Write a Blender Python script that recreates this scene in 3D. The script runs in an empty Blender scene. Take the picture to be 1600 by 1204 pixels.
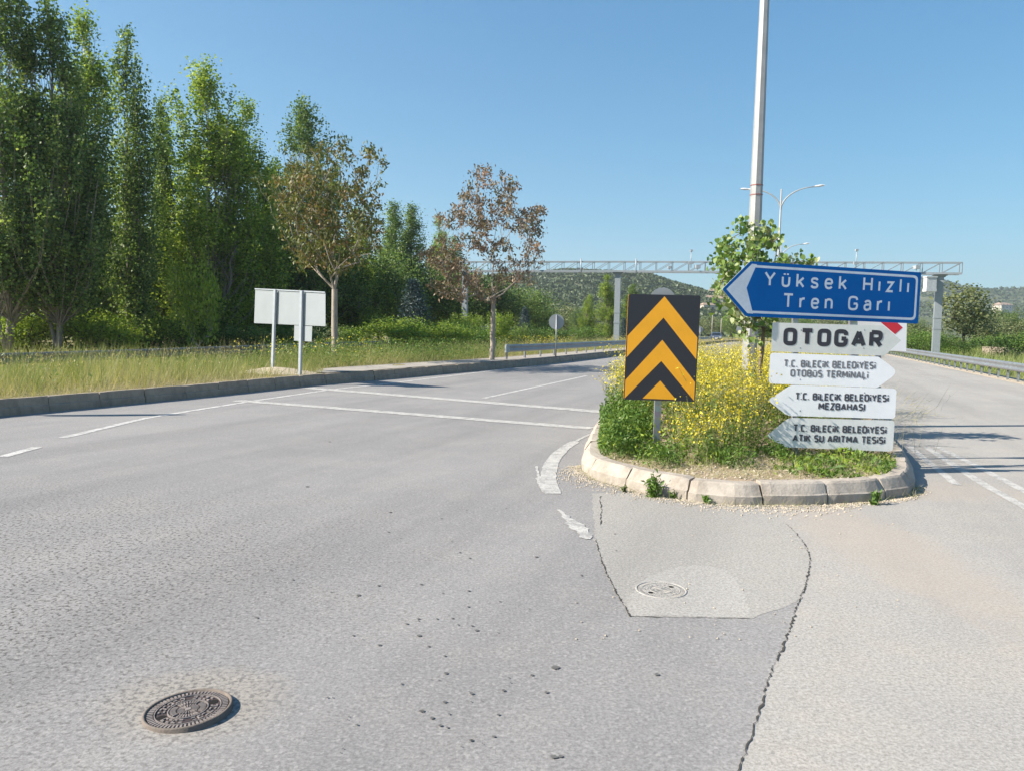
import bpy, bmesh, math, random
import numpy as np
from mathutils import Vector, Matrix, geometry
R = math.radians
rng = np.random.default_rng(7)
random.seed(7)
sc = bpy.context.scene
col = sc.collection

# ------------------------------------------------------------------ camera, sky, sun, exposure
F, PITCH, ROLL, EYE = 1208.0, 4.21, 1.0, 1.55
cam = bpy.data.objects.new('camera', bpy.data.cameras.new('camera'))
col.objects.link(cam)
cam.data.sensor_width = 36.0
cam.data.lens = 36.0 * F / 1600.0
cam.data.clip_start, cam.data.clip_end = 0.05, 9000
CM = Matrix.Translation((0, 0, EYE)) @ Matrix.Rotation(R(90 - PITCH), 4, 'X') @ Matrix.Rotation(R(ROLL), 4, 'Z')
cam.matrix_world = CM
sc.camera = cam
SUN_EL = 37.0
sun_from = Vector((-math.cos(R(SUN_EL)), -0.15, math.sin(R(SUN_EL)))).normalized()
w = bpy.data.worlds.new("World"); sc.world = w; w.use_nodes = True
nt = w.node_tree
sky = nt.nodes.new('ShaderNodeTexSky'); sky.sky_type = 'NISHITA'; sky.sun_disc = False
sky.sun_elevation = R(SUN_EL); sky.sun_rotation = math.atan2(sun_from.x, sun_from.y)
sky.air_density = 1.0; sky.dust_density = 0.25; sky.ozone_density = 1.5; sky.altitude = 500
gm = nt.nodes.new('ShaderNodeGamma'); gm.inputs[1].default_value = .62          # softens the sky's range, as the phone did
tn_ = nt.nodes.new('ShaderNodeMix'); tn_.data_type = 'RGBA'; tn_.blend_type = 'MULTIPLY'; tn_.inputs[0].default_value = 1; tn_.inputs[7].default_value = (.64, .90, 1.10, 1)
nt.links.new(sky.outputs[0], gm.inputs[0]); nt.links.new(gm.outputs[0], tn_.inputs[6])
sp_ = nt.nodes.new('ShaderNodeSeparateColor'); cb_ = nt.nodes.new('ShaderNodeCombineColor'); nt.links.new(tn_.outputs[2], sp_.inputs[0])
for ch_, (ex_, k_) in enumerate(((1.75, .62), (1.3, .80), (1.0, 1.03))):
    pw_ = nt.nodes.new('ShaderNodeMath'); pw_.operation = 'POWER'; pw_.inputs[1].default_value = ex_; ml_ = nt.nodes.new('ShaderNodeMath'); ml_.operation = 'MULTIPLY'; ml_.inputs[1].default_value = k_
    nt.links.new(sp_.outputs[ch_], pw_.inputs[0]); nt.links.new(pw_.outputs[0], ml_.inputs[0]); nt.links.new(ml_.outputs[0], cb_.inputs[ch_])
nt.links.new(cb_.outputs[0], nt.nodes['Background'].inputs[0])
nt.nodes['Background'].inputs[1].default_value = 0.106
sl = bpy.data.lights.new('sun', 'SUN'); sl.energy = 4.6; sl.angle = R(0.5); sl.color = (1, 0.925, 0.81)
so = bpy.data.objects.new('sun', sl); col.objects.link(so)
so.rotation_euler = sun_from.to_track_quat('Z', 'Y').to_euler(); so.location = (-30, 0, 40)
vs = sc.view_settings
vs.view_transform = 'Standard'; vs.look = 'None'; vs.exposure = 1.25; vs.gamma = 1.0; vs.use_curve_mapping = False
sc.cycles.max_bounces = 6; sc.cycles.transparent_max_bounces = 6
sc.cycles.use_denoising = True

# ------------------------------------------------------------------ pixel geometry of the photograph -> real points
CR = CM.to_3x3(); CO = CM.translation
def ray(px, py): return CR @ Vector(((px - 800) / F, (602 - py) / F, -1))
def at(px, py, z=0.0):
    d = ray(px, py); t = (z - CO.z) / d.z
    return CO + d * t
def atd(px, py, dist):
    d = ray(px, py); return CO + d * (dist / d.y)
def gz(px, dist): # ground x for a pixel column near the horizon
    return (px - 800) / F * dist
def zpy(px, py, dist): return atd(px, py, dist).z

# ------------------------------------------------------------------ tags
def tag(o, label=None, cat=None, group=None, kind=None):
    if label: o['label'] = label
    if cat: o['category'] = cat
    if group: o['group'] = group
    if kind: o['kind'] = kind
    return o
def empty(name, loc, rz=0, label=None, cat=None, group=None):
    o = bpy.data.objects.new(name, None); col.objects.link(o)
    o.location = loc; o.rotation_euler = (0, 0, rz); o.empty_display_size = .2
    return tag(o, label, cat, group)
def copy_tree(o, parent=None):
    c = o.copy(); col.objects.link(c)
    if parent: c.parent = parent
    for ch in list(o.children): copy_tree(ch, c)
    return c

# ------------------------------------------------------------------ materials
class NB:
    def __init__(s, name):
        s.m = bpy.data.materials.new(name); s.m.use_nodes = True
        s.t = s.m.node_tree; s.n = s.t.nodes; s.l = s.t.links
        s.p = s.n['Principled BSDF']; s.tc = None
    def co(s):
        if not s.tc: s.tc = s.n.new('ShaderNodeTexCoord').outputs['Object']
        return s.tc
    def scaled(s, v):
        mp = s.n.new('ShaderNodeMapping'); mp.inputs['Scale'].default_value = v
        s.l.new(s.co(), mp.inputs['Vector']); return mp.outputs[0]
    def noise(s, scale, detail=4, rough=.6, co=None):
        x = s.n.new('ShaderNodeTexNoise'); x.inputs['Scale'].default_value = scale
        x.inputs['Detail'].default_value = detail; x.inputs['Roughness'].default_value = rough
        s.l.new(co or s.co(), x.inputs['Vector']); return x.outputs['Fac']
    def voro(s, scale, feat='F1', out='Distance', co=None):
        x = s.n.new('ShaderNodeTexVoronoi'); x.feature = feat; x.inputs['Scale'].default_value = scale
        s.l.new(co or s.co(), x.inputs['Vector']); return x.outputs[out]
    def ramp(s, fac, stops):
        x = s.n.new('ShaderNodeValToRGB'); e = x.color_ramp.elements
        while len(e) < len(stops): e.new(.5)
        for i, (p, c) in enumerate(stops):
            e[i].position = p; e[i].color = (c, c, c, 1) if not hasattr(c, '__len__') else (*c, 1)
        s.l.new(fac, x.inputs[0]); return x.outputs[0]
    def mix(s, fac, a, b, mode='MIX'):
        x = s.n.new('ShaderNodeMix'); x.data_type = 'RGBA'; x.blend_type = mode
        for sock, v in ((x.inputs[0], fac), (x.inputs[6], a), (x.inputs[7], b)):
            if isinstance(v, (int, float)): sock.default_value = v
            elif isinstance(v, tuple): sock.default_value = (*v, 1)
            else: s.l.new(v, sock)
        return x.outputs[2]
    def math(s, op, a, b=0.0):
        x = s.n.new('ShaderNodeMath'); x.operation = op
        for sock, v in ((x.inputs[0], a), (x.inputs[1], b)):
            if isinstance(v, (int, float)): sock.default_value = v
            else: s.l.new(v, sock)
        return x.outputs[0]
    def attr(s, name):
        x = s.n.new('ShaderNodeAttribute'); x.attribute_name = name; return x.outputs['Fac']
    def bump(s, h, strength, dist):
        x = s.n.new('ShaderNodeBump'); x.inputs['Strength'].default_value = strength; x.inputs['Distance'].default_value = dist
        s.l.new(h, x.inputs['Height']); s.l.new(x.outputs[0], s.p.inputs['Normal']); return x
    def base(s, c):
        if isinstance(c, tuple): s.p.inputs['Base Color'].default_value = (*c, 1)
        else: s.l.new(c, s.p.inputs['Base Color'])
    def rs(s, rough=.6, metal=0., spec=.5):
        s.p.inputs['Roughness'].default_value = rough; s.p.inputs['Metallic'].default_value = metal
        s.p.inputs['Specular IOR Level'].default_value = spec

def plain(name, c, rough=.5, metal=0., spec=.5, dirt=.12, dscale=9., bump=0.):
    b = NB(name)
    n = b.noise(dscale, 6, .65)
    dark = tuple(x * (1 - dirt * 2.2) for x in c)
    b.base(b.mix(b.ramp(n, [(.38, 0.), (.72, 1.)]), c, dark)); b.rs(rough, metal, spec)
    if bump: b.bump(b.noise(dscale * 14, 3), bump, .004)
    return b.m

def asphalt(name, c0, c1, tint, coarse=1.0, dusty=.3, stains=True, dirt=False):
    b = NB(name)
    def blob(cx, cy, rx, ry):
        mp = b.n.new('ShaderNodeMapping'); mp.inputs['Location'].default_value = (-cx / rx, -cy / ry, 0); mp.inputs['Scale'].default_value = (1 / rx, 1 / ry, 1)
        b.l.new(b.co(), mp.inputs['Vector']); gr = b.n.new('ShaderNodeTexGradient'); gr.gradient_type = 'SPHERICAL'; b.l.new(mp.outputs[0], gr.inputs[0]); return gr.outputs['Fac']
    big = b.noise(.22, 5, .6); mid = b.noise(1.3, 6, .7); grit = b.noise(64, 5, .85); pit = b.noise(40, 4, .66); patchy = b.noise(4.5, 6, .75)
    rt_ = b.n.new('ShaderNodeMapping'); rt_.inputs['Rotation'].default_value = (0, 0, R(21)); b.l.new(b.co(), rt_.inputs['Vector'])
    sc_ = b.n.new('ShaderNodeMapping'); sc_.inputs['Scale'].default_value = (1., .09, 1.); b.l.new(rt_.outputs[0], sc_.inputs['Vector']); streak = b.noise(.75, 6, .62, sc_.outputs[0])
    c = b.mix(b.ramp(big, [(.35, 0.), (.68, 1.)]), c0, c1)
    c = b.mix(b.math('MULTIPLY', b.ramp(mid, [(.45, 0.), (.75, 1.)]), dusty), c, tint)
    c = b.mix(b.math('MULTIPLY', b.ramp(streak, [(.45, 0.), (.66, 1.)]), .5), c, tuple(x * .72 for x in c0))
    c = b.mix(b.math('MULTIPLY', b.ramp(patchy, [(.5, 0.), (.72, 1.)]), .16), c, tuple(x * .7 for x in c0))
    c = b.mix(.52, c, b.ramp(grit, [(.36, .18), (.64, .82)]), 'OVERLAY')
    rough_zone = b.ramp(b.math('ADD', b.math('MULTIPLY', blob(-3.6, 4.6, 3.6, 3.6), .75), b.math('MULTIPLY', mid, .5)), [(.32, .2), (.72, 1.)])
    pits = b.math('MULTIPLY', b.ramp(pit, [(.525, 0.), (.60, 1.)]), b.math('MULTIPLY', rough_zone, .95 * coarse))
    c = b.mix(pits, c, (.062, .057, .053))
    lum = b.ramp(b.voro(75, 'F1', 'Color'), [(.66, 0.), (.95, 1.)])
    c = b.mix(b.math('MULTIPLY', lum, .30 * coarse), c, (.47, .445, .42))
    if stains:
        ring = b.ramp(b.math('ADD', b.math('MULTIPLY', blob(-1.27, 3.08, .50, .42), 1.2), b.math('MULTIPLY', b.noise(9, 5, .7), .5)), [(.42, 0.), (.85, 1.)])
        c = b.mix(b.math('MULTIPLY', ring, .38), c, b.mix(b.ramp(pit, [(.47, 0.), (.56, 1.)]), (.36, .315, .25), (.11, .095, .078)))
        s = b.noise(5.5, 3, .55)
        c = b.mix(b.math('MULTIPLY', b.ramp(s, [(.72, 0.), (.76, 1.)]), .3), c, (.08, .076, .072))
    if dirt:   # washed-out earth lying before the island and beside the seam
        for (cx, cy, rx, ry, am) in ((3.05, 7.75, 2.9, .8, .34), (2.75, 5.6, .6, 2.4, .38)):
            fac = b.math('MULTIPLY', b.ramp(b.math('ADD', b.math('MULTIPLY', blob(cx, cy, rx, ry), 1.0), b.math('MULTIPLY', b.noise(6, 6, .75), .9)), [(.5, 0.), (1.05, 1.)]), am)
            c = b.mix(fac, c, (.37, .31, .25))
    b.base(c); b.rs(.9, 0, .25)
    h = b.math('ADD', b.math('MULTIPLY', grit, .5), b.math('MULTIPLY', b.math('MULTIPLY', pit, rough_zone), -1.4))
    b.bump(h, .30 * coarse, .006)
    return b.m

def paint(name, c, under, wear=.5):
    b = NB(name)
    n = b.noise(7, 6, .75); f = b.noise(60, 4, .7); st = b.voro(95)
    m = b.math('ADD', b.math('MULTIPLY', n, .6), b.math('MULTIPLY', f, .4))
    fac = b.ramp(m, [(wear - .06, 0.), (wear + .06, 1.)])
    cc = b.mix(fac, under, c)
    cc = b.mix(b.math('MULTIPLY', b.ramp(b.noise(62, 3, .62), [(.56, 0.), (.66, 1.)]), .5), cc, (.12, .115, .11))
    b.base(cc); b.rs(.85, 0, .3); b.bump(f, .4, .006)
    return b.m

def concrete(name, c, dirtc, bump=.5, scale=1.):
    b = NB(name)
    a = b.noise(2.2 * scale, 6, .7); f = b.noise(45, 5, .7); s = b.noise(9, 5, .7, b.scaled((1, 1, .2)))
    cc = b.mix(b.ramp(a, [(.4, 0.), (.7, 1.)]), c, dirtc)
    cc = b.mix(b.math('MULTIPLY', b.ramp(s, [(.5, 0.), (.75, 1.)]), .45), cc, tuple(x * .55 for x in dirtc))
    cc = b.mix(.45, cc, b.ramp(f, [(.25, .4), (.75, .6)]), 'OVERLAY')
    b.base(cc); b.rs(.9, 0, .3); b.bump(b.math('ADD', f, a), bump, .01)
    return b.m

def leafmat(name, dark, mid, light, trans=.35, rough=.5, tcol=None, spec=.35):
    b = NB(name)
    t = b.attr('tone')
    c = b.ramp(t, [(0., dark), (.5, mid), (1., light)])
    b.base(c); b.rs(rough, 0, spec)
    tr = b.n.new('ShaderNodeBsdfTranslucent')
    b.l.new(b.mix(1.0, c, tcol or (1.0, 1.0, .55), 'MULTIPLY'), tr.inputs['Color'])
    mx = b.n.new('ShaderNodeMixShader'); mx.inputs[0].default_value = trans
    b.l.new(b.p.outputs[0], mx.inputs[1]); b.l.new(tr.outputs[0], mx.inputs[2])
    b.l.new(mx.outputs[0], b.n['Material Output'].inputs['Surface'])
    return b.m

def bark(name, c, d, vert=.25):
    b = NB(name)
    n = b.noise(14, 6, .7, b.scaled((1, 1, vert))); a = b.noise(3, 4, .6)
    cc = b.mix(b.ramp(n, [(.4, 0.), (.65, 1.)]), c, d)
    cc = b.mix(b.math('MULTIPLY', a, .5), cc, tuple(x * .6 for x in d))
    b.base(cc); b.rs(.9, 0, .2); b.bump(n, .7, .02)
    return b.m

def soil(name, stops, scale=1.0, fine=30, bump=.8):
    b = NB(name)
    n = b.math('ADD', b.math('MULTIPLY', b.noise(.35 * scale, 6, .65), .6), b.math('MULTIPLY', b.noise(3.5 * scale, 6, .7), .4))
    c = b.ramp(n, stops)
    f = b.noise(fine, 5, .75)
    c = b.mix(.6, c, b.ramp(f, [(.25, .35), (.75, .65)]), 'OVERLAY')
    b.base(c); b.rs(.95, 0, .15); b.bump(f, bump, .03)
    return b.m

M = {}
M['road'] = asphalt('worn_asphalt', (.225, .216, .213), (.275, .262, .253), (.33, .305, .275), 1.0, .45)
M['patch'] = asphalt('patched_asphalt', (.298, .282, .262), (.338, .318, .29), (.355, .325, .282), .8, .6, False, True)
M['pale_patch'] = asphalt('cement_patch', (.335, .318, .295), (.365, .343, .315), (.37, .335, .295), .7, .5, False)
M['dusty'] = asphalt('dusty_asphalt', (.305, .288, .268), (.345, .324, .298), (.385, .345, .295), .8, .7, False, True)
M['paint'] = paint('worn_white_road_paint', (.54, .52, .495), (.26, .25, .243), .475)
M['paint_old'] = paint('old_white_road_paint', (.48, .46, .43), (.27, .26, .25), .485)
M['crack'] = plain('crack_shadow_dirt', (.075, .068, .06), .95, 0, .1)
M['kerb'] = concrete('old_kerb_concrete', (.35, .29, .225), (.23, .195, .155), .7, 1.5)
M['island_kerb'] = concrete('pale_kerb_concrete', (.42, .37, .315), (.29, .245, .20), .7, 1.6)
M['pave'] = None
b = NB('brick_paving'); br = b.n.new('ShaderNodeTexBrick'); br.inputs['Scale'].default_value = 5
b.l.new(b.co(), br.inputs['Vector']); br.inputs['Color1'].default_value = (.36, .33, .29, 1); br.inputs['Color2'].default_value = (.30, .27, .245, 1)
br.inputs['Mortar'].default_value = (.16, .14, .12, 1); br.inputs['Mortar Size'].default_value = .015
b.base(b.mix(b.ramp(b.noise(1.5, 5), [(.4, 0.), (.7, .8)]), br.outputs['Color'], (.40, .36, .30))); b.rs(.95, 0, .2); M['pave'] = b.m
M['verge'] = soil('verge_soil', [(.3, (.16, .17, .055)), (.5, (.25, .21, .10)), (.7, (.30, .24, .13))])
M['ground'] = soil('field_ground', [(.3, (.10, .13, .04)), (.5, (.16, .17, .06)), (.7, (.24, .21, .10))], .25, 6, .5)
M['isoil'] = soil('island_soil', [(.3, (.33, .25, .17)), (.5, (.43, .33, .235)), (.75, (.50, .40, .30))], 2.5, 40)
M['gravel'] = soil('sandy_gravel', [(.3, (.42, .35, .26)), (.7, (.55, .46, .35))], 3, 60)
M['stone'] = plain('pale_stone', (.50, .43, .34), .9, 0, .2, .2)
b = NB('galvanised_steel'); n = b.voro(26, 'F1', 'Color'); a = b.noise(3, 5, .7)
b.base(b.mix(b.ramp(a, [(.4, 0.), (.75, .8)]), b.mix(.12, (.27, .285, .30), n), (.20, .21, .22))); b.rs(.5, .55, .5); M['galv'] = b.m
M['galv_old'] = plain('weathered_steel', (.20, .20, .195), .7, .2, .3, .2, 4.)
M['grey_paint'] = plain('grey_painted_steel', (.40, .43, .46), .45, .1, .4, .08)
M['gantry'] = plain('pale_gantry_steel', (.27, .30, .325), .45, .15, .4, .06)
M['pole'] = plain('dull_zinc_pole', (.37, .37, .365), .55, .2, .4, .1, 5.)
M['whitesign'] = plain('white_sheet', (.87, .87, .88), .35, 0, .5, .03, 3.)
M['whiteback'] = plain('grey_aluminium_back', (.32, .345, .36), .5, .1, .4, .04, 2.5)
M['oldwhite'] = plain('weathered_white_sheet', (.60, .61, .58), .6, 0, .4, .06, 7.)
M['dirtywhite'] = plain('dirty_white_sheet', (.74, .74, .72), .55, 0, .4, .05, 11.)
M['blue'] = plain('blue_reflective_sheet', (.001, .128, .42), .6, 0, .15, .05, 3.)
M['bluewhite'] = plain('white_reflective_sheet', (.80, .82, .86), .4, 0, .5, .06, 12.)
M['yellow'] = plain('amber_reflective_sheet', (.90, .40, .012), .4, 0, .5, .04, 4.)
M['black'] = plain('black_sheet', (.022, .023, .030), .4, 0, .5, .05, 4.)
M['ink'] = plain('dark_grey_lettering', (.075, .075, .09), .5, 0, .4, .08)
M['ink_faded'] = plain('faded_grey_lettering', (.20, .20, .215), .5, 0, .4, .12)
M['heavyink'] = plain('black_lettering', (.035, .035, .045), .5, 0, .4, .1)
M['red'] = plain('red_sheet', (.62, .025, .045), .4, 0, .5, .05)
M['redband'] = plain('red_tape', (.30, .10, .09), .5)
M['iron'] = plain('cast_iron_brown', (.075, .055, .052), .6, .35, .5, .2, 20., .5)
M['ironlight'] = plain('dusty_cast_iron', (.27, .235, .22), .75, .1, .3, .2, 20., .5)
M['ironrim'] = concrete('dusty_rim', (.20, .165, .14), (.12, .10, .085), .4)
M['stain'] = plain('oily_asphalt', (.12, .115, .11), .8, 0, .3)
M['hole'] = plain('dark_hole', (.02, .018, .017), .9, 0, .1)
M['lampwhite'] = plain('white_lamp_housing', (.55, .56, .58), .4)
M['carpaint'] = plain('silver_blue_car_paint', (.13, .16, .21), .3, .5, .5, .03)
M['glass'] = plain('dark_car_glass', (.02, .025, .03), .1, 0, .6)
M['rubber'] = plain('black_rubber', (.02, .02, .02), .8)
M['wood'] = bark('weathered_wood_pole', (.40, .36, .31), (.28, .25, .21))
M['houses'] = plain('cream_render', (.58, .52, .45), .9, 0, .2, .1, .5)
M['tiles'] = plain('pale_roof_tiles', (.34, .25, .19), .9, 0, .2, .1, .5)
M['window'] = plain('dark_window', (.05, .06, .07), .2)
M['bark_poplar'] = bark('poplar_bark', (.36, .33, .29), (.20, .175, .15))
M['bark_dark'] = bark('dark_bark', (.10, .085, .07), (.05, .042, .035))
M['bark_street'] = bark('street_tree_bark', (.44, .385, .33), (.30, .25, .21))
M['bark_sapling'] = bark('sapling_bark', (.30, .24, .19), (.18, .14, .11))
M['leaf_poplar'] = leafmat('poplar_leaves', (.095, .17, .025), (.26, .37, .05), (.50, .57, .13), .48, .5, None, .3)
M['leaf_poplar_dark'] = leafmat('dark_poplar_leaves', (.06, .12, .036), (.155, .24, .055), (.38, .47, .15), .44, .5, None, .3)
M['leaf_bright'] = leafmat('bright_leaves', (.14, .22, .03), (.27, .37, .045), (.42, .50, .09), .45)
M['leaf_wood'] = leafmat('woodland_leaves', (.05, .09, .03), (.11, .175, .045), (.22, .285, .07), .38)
M['leaf_olive'] = leafmat('olive_leaves', (.11, .135, .06), (.19, .22, .095), (.28, .30, .14), .35)
M['leaf_blue'] = leafmat('blue_conifer_needles', (.035, .06, .06), (.07, .11, .11), (.14, .19, .19), .15)
M['leaf_rust'] = leafmat('rust_green_leaves', (.09, .13, .03), (.165, .175, .05), (.27, .165, .07), .32, .5, (1, .88, .45))
M['leaf_brown'] = leafmat('browned_leaves', (.12, .125, .055), (.24, .175, .115), (.38, .265, .195), .28, .5, (1, .85, .65))
M['leaf_linden'] = leafmat('linden_leaves', (.10, .19, .04), (.22, .32, .08), (.58, .58, .38), .35)
M['leaf_weed'] = leafmat('weed_leaves', (.06, .13, .02), (.12, .21, .035), (.23, .31, .07), .35)
M['grass'] = leafmat('grass_blades', (.21, .24, .08), (.35, .33, .14), (.50, .43, .25), .4)
M['grass_green'] = leafmat('green_grass_blades', (.15, .21, .06), (.25, .30, .09), (.38, .37, .16), .4)
M['stem'] = leafmat('mustard_stems', (.14, .18, .05), (.24, .25, .09), (.42, .38, .22), .2)
M['petal'] = leafmat('yellow_petals', (.50, .38, .015), (.72, .60, .03), (.82, .74, .12), .35, tcol=(1, .95, .4))
M['scrub'] = leafmat('hill_scrub_leaves', (.045, .07, .03), (.075, .105, .042), (.12, .15, .065), .15)
M['poppy'] = plain('crimson_petals', (.55, .02, .05), .6)
M['hill'] = soil('hill_ground', [(.36, (.075, .095, .048)), (.54, (.115, .13, .07)), (.68, (.20, .19, .135))], .05, .25, .3)

# ------------------------------------------------------------------ mesh builders
class MB:
    def __init__(s): s.v = []; s.f = []; s.mi = []; s.sm = []
    def add(s, verts, faces, mi=0, smooth=False):
        o = len(s.v); s.v += [tuple(v) for v in verts]
        for f in faces: s.f.append(tuple(i + o for i in f)); s.mi.append(mi); s.sm.append(smooth)
    def box(s, c, size, mi=0, rot=None):
        hx, hy, hz = (x / 2 for x in size); c = Vector(c)
        vv = [Vector((x, y, z)) for x in (-hx, hx) for y in (-hy, hy) for z in (-hz, hz)]
        if rot is not None: vv = [rot @ v for v in vv]
        s.add([c + v for v in vv], [(0, 1, 3, 2), (4, 6, 7, 5), (0, 4, 5, 1), (2, 3, 7, 6), (0, 2, 6, 4), (1, 5, 7, 3)], mi)
    def tube(s, pts, rad, sides=8, mi=0, cap=True, smooth=True):
        pts = [Vector(p) for p in pts]
        if not hasattr(rad, '__len__'): rad = [rad] * len(pts)
        vs = []; prev = None
        for i, p in enumerate(pts):
            t = (pts[min(i + 1, len(pts) - 1)] - pts[max(i - 1, 0)]).normalized()
            if prev is None:
                a = Vector((1, 0, 0)) if abs(t.x) < .8 else Vector((0, 1, 0))
                n = (a - t * a.dot(t)).normalized()
            else:
                n = (prev - t * prev.dot(t)).normalized()
            prev = n; bb = t.cross(n)
            for k in range(sides):
                a = 2 * math.pi * (k + .5) / sides
                vs.append(p + (n * math.cos(a) + bb * math.sin(a)) * rad[i])
        fs = []
        for i in range(len(pts) - 1):
            for k in range(sides):
                k2 = (k + 1) % sides
                fs.append((i * sides + k, i * sides + k2, (i + 1) * sides + k2, (i + 1) * sides + k))
        s.add(vs, fs, mi, smooth)
        if cap:
            n0 = len(s.v) - len(vs)
            s.f.append(tuple(n0 + k for k in reversed(range(sides)))); s.mi.append(mi); s.sm.append(False)
            e = n0 + (len(pts) - 1) * sides
            s.f.append(tuple(e + k for k in range(sides))); s.mi.append(mi); s.sm.append(False)
    def prism(s, loop, depth, mi=0, mi_side=None, mi_back=None):
        """loop: 3-D points (counter-clockwise seen from the front), depth: Vector towards the back"""
        n = len(loop); a = [Vector(p) for p in loop]; bk = [p + depth for p in a]
        s.add(a + bk, [tuple(range(n))], mi)
        o = len(s.v) - 2 * n
        s.f.append(tuple(o + n + k for k in reversed(range(n)))); s.mi.append(mi if mi_back is None else mi_back); s.sm.append(False)
        for k in range(n):
            k2 = (k + 1) % n
            s.f.append((o + k, o + n + k, o + n + k2, o + k2)); s.mi.append(mi if mi_side is None else mi_side); s.sm.append(False)
    def build(s, name, mats, parent=None, loc=None):
        me = bpy.data.meshes.new(name)
        me.from_pydata(s.v, [], s.f)
        for m in (mats if isinstance(mats, (list, tuple)) else [mats]): me.materials.append(m)
        me.polygons.foreach_set('material_index', s.mi); me.polygons.foreach_set('use_smooth', s.sm)
        me.update()
        o = bpy.data.objects.new(name, me); col.objects.link(o)
        if parent: o.parent = parent
        if loc is not None: o.location = loc
        return o

def rel(parent_loc, pts): return [Vector(p) - Vector(parent_loc) for p in pts]

def poly_sheet(name, pts, z, mat, sub=None):
    tri = geometry.tessellate_polygon([[Vector((p[0], p[1], 0)) for p in pts]])
    m = MB(); m.add([(p[0], p[1], z) for p in pts], [])
    for t in tri:
        a, b_, c = (Vector(pts[i][:2]) for i in t)
        if (b_ - a).cross(c - a) < 0: t = (t[0], t[2], t[1])
        m.f.append(tuple(t)); m.mi.append(0); m.sm.append(False)
    return m.build(name, mat)

RH = np.array([(-.5, 0), (0, -.36), (.5, 0), (0, .36)])
RH_WIDE = np.array([(-.5, 0), (-.05, -.48), (.5, 0), (-.05, .48)])
HEART = np.array([(-.42, 0), (-.5, -.22), (-.25, -.46), (.12, -.36), (.55, 0), (.12, .36), (-.25, .46), (-.5, .22)])
LANCE = np.array([(-.5, 0), (-.15, -.16), (.5, 0), (-.15, .16)])
BLADE = np.array([(0, -.5), (0, .5), (1, .08), (1, -.08)])

def leaf_obj(name, c, size, tone, mat, parent=None, template=RH, u=None, ujit=1.0, fold=.12, width=None, flat=0., seed=0, kind=None):
    """many small leaf polygons, each with its own direction; tone picks the leaf's own colour"""
    g = np.random.default_rng(seed + 11)
    c = np.asarray(c, float); N = len(c); k = len(template)
    size = np.broadcast_to(np.asarray(size, float), (N,))
    d = g.normal(size=(N, 3)) * ujit
    if u is not None: d = d + np.asarray(u, float)
    d /= np.linalg.norm(d, axis=1, keepdims=True) + 1e-9
    r = g.normal(size=(N, 3))
    if flat: r[:, 2] *= (1 - flat)
    wv = np.cross(d, r); wv /= np.linalg.norm(wv, axis=1, keepdims=True) + 1e-9
    nn = np.cross(d, wv)
    wd = size if width is None else np.broadcast_to(np.asarray(width, float), (N,))
    T = template
    v = (c[:, None, :] + d[:, None, :] * (T[None, :, 0, None] * size[:, None, None])
         + wv[:, None, :] * (T[None, :, 1, None] * wd[:, None, None])
         + nn[:, None, :] * (np.abs(T[None, :, 1, None]) * fold * wd[:, None, None]))
    me = bpy.data.meshes.new(name)
    me.vertices.add(N * k); me.vertices.foreach_set('co', v.reshape(-1).astype(np.float32))
    me.loops.add(N * k); me.loops.foreach_set('vertex_index', np.arange(N * k, dtype=np.int32))
    me.polygons.add(N); me.polygons.foreach_set('loop_start', np.arange(0, N * k, k, dtype=np.int32))
    me.update(calc_edges=True)
    at_ = me.attributes.new('tone', 'FLOAT', 'FACE')
    at_.data.foreach_set('value', np.clip(np.broadcast_to(tone, (N,)), 0, 1).astype(np.float32))
    me.materials.append(mat)
    o = bpy.data.objects.new(name, me); col.objects.link(o)
    if parent: o.parent = parent
    if kind: o['kind'] = kind
    return o

def inside(x, y, poly):
    x = np.asarray(x); y = np.asarray(y); res = np.zeros(x.shape, bool); n = len(poly)
    for i in range(n):
        x1, y1 = poly[i][:2]; x2, y2 = poly[(i + 1) % n][:2]
        if y1 == y2: continue
        cnd = ((y1 > y) != (y2 > y)) & (x < (x2 - x1) * (y - y1) / (y2 - y1) + x1)
        res ^= cnd
    return res

def resample(path, step):
    P = [Vector(p) for p in path]; out = [P[0].copy()]; acc = 0
    L = [0]
    for a, b_ in zip(P, P[1:]): L.append(L[-1] + (b_ - a).length)
    n = max(1, round(L[-1] / step))
    res = []
    for i in range(n + 1):
        t = L[-1] * i / n; j = 0
        while j < len(L) - 2 and L[j + 1] < t: j += 1
        f = (t - L[j]) / max(1e-9, L[j + 1] - L[j]); res.append(P[j].lerp(P[j + 1], f))
    return res
def smooth_path(path, it=2):
    P = [Vector(p) for p in path]
    for _ in range(it):
        q = [P[0]]
        for a, b_ in zip(P, P[1:]): q += [a.lerp(b_, .25), a.lerp(b_, .75)]
        q.append(P[-1]); P = q
    return P
def offset_path(path, d):
    """shift sideways in plan; d > 0 to the left of travel"""
    out = []
    for i, p in enumerate(path):
        t = (path[min(i + 1, len(path) - 1)] - path[max(i - 1, 0)]); t.z = 0; t.normalize()
        out.append(p + Vector((-t.y, t.x, 0)) * d)
    return out

# ================================================================== GROUND, ROAD
g = MB(); S = 2600
g.add([(-S, -S, -.10), (S, -S, -.10), (S, S, -.10), (-S, S, -.10)], [(0, 1, 2, 3)])
tag(g.build('ground', M['ground']), kind='structure')

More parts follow.
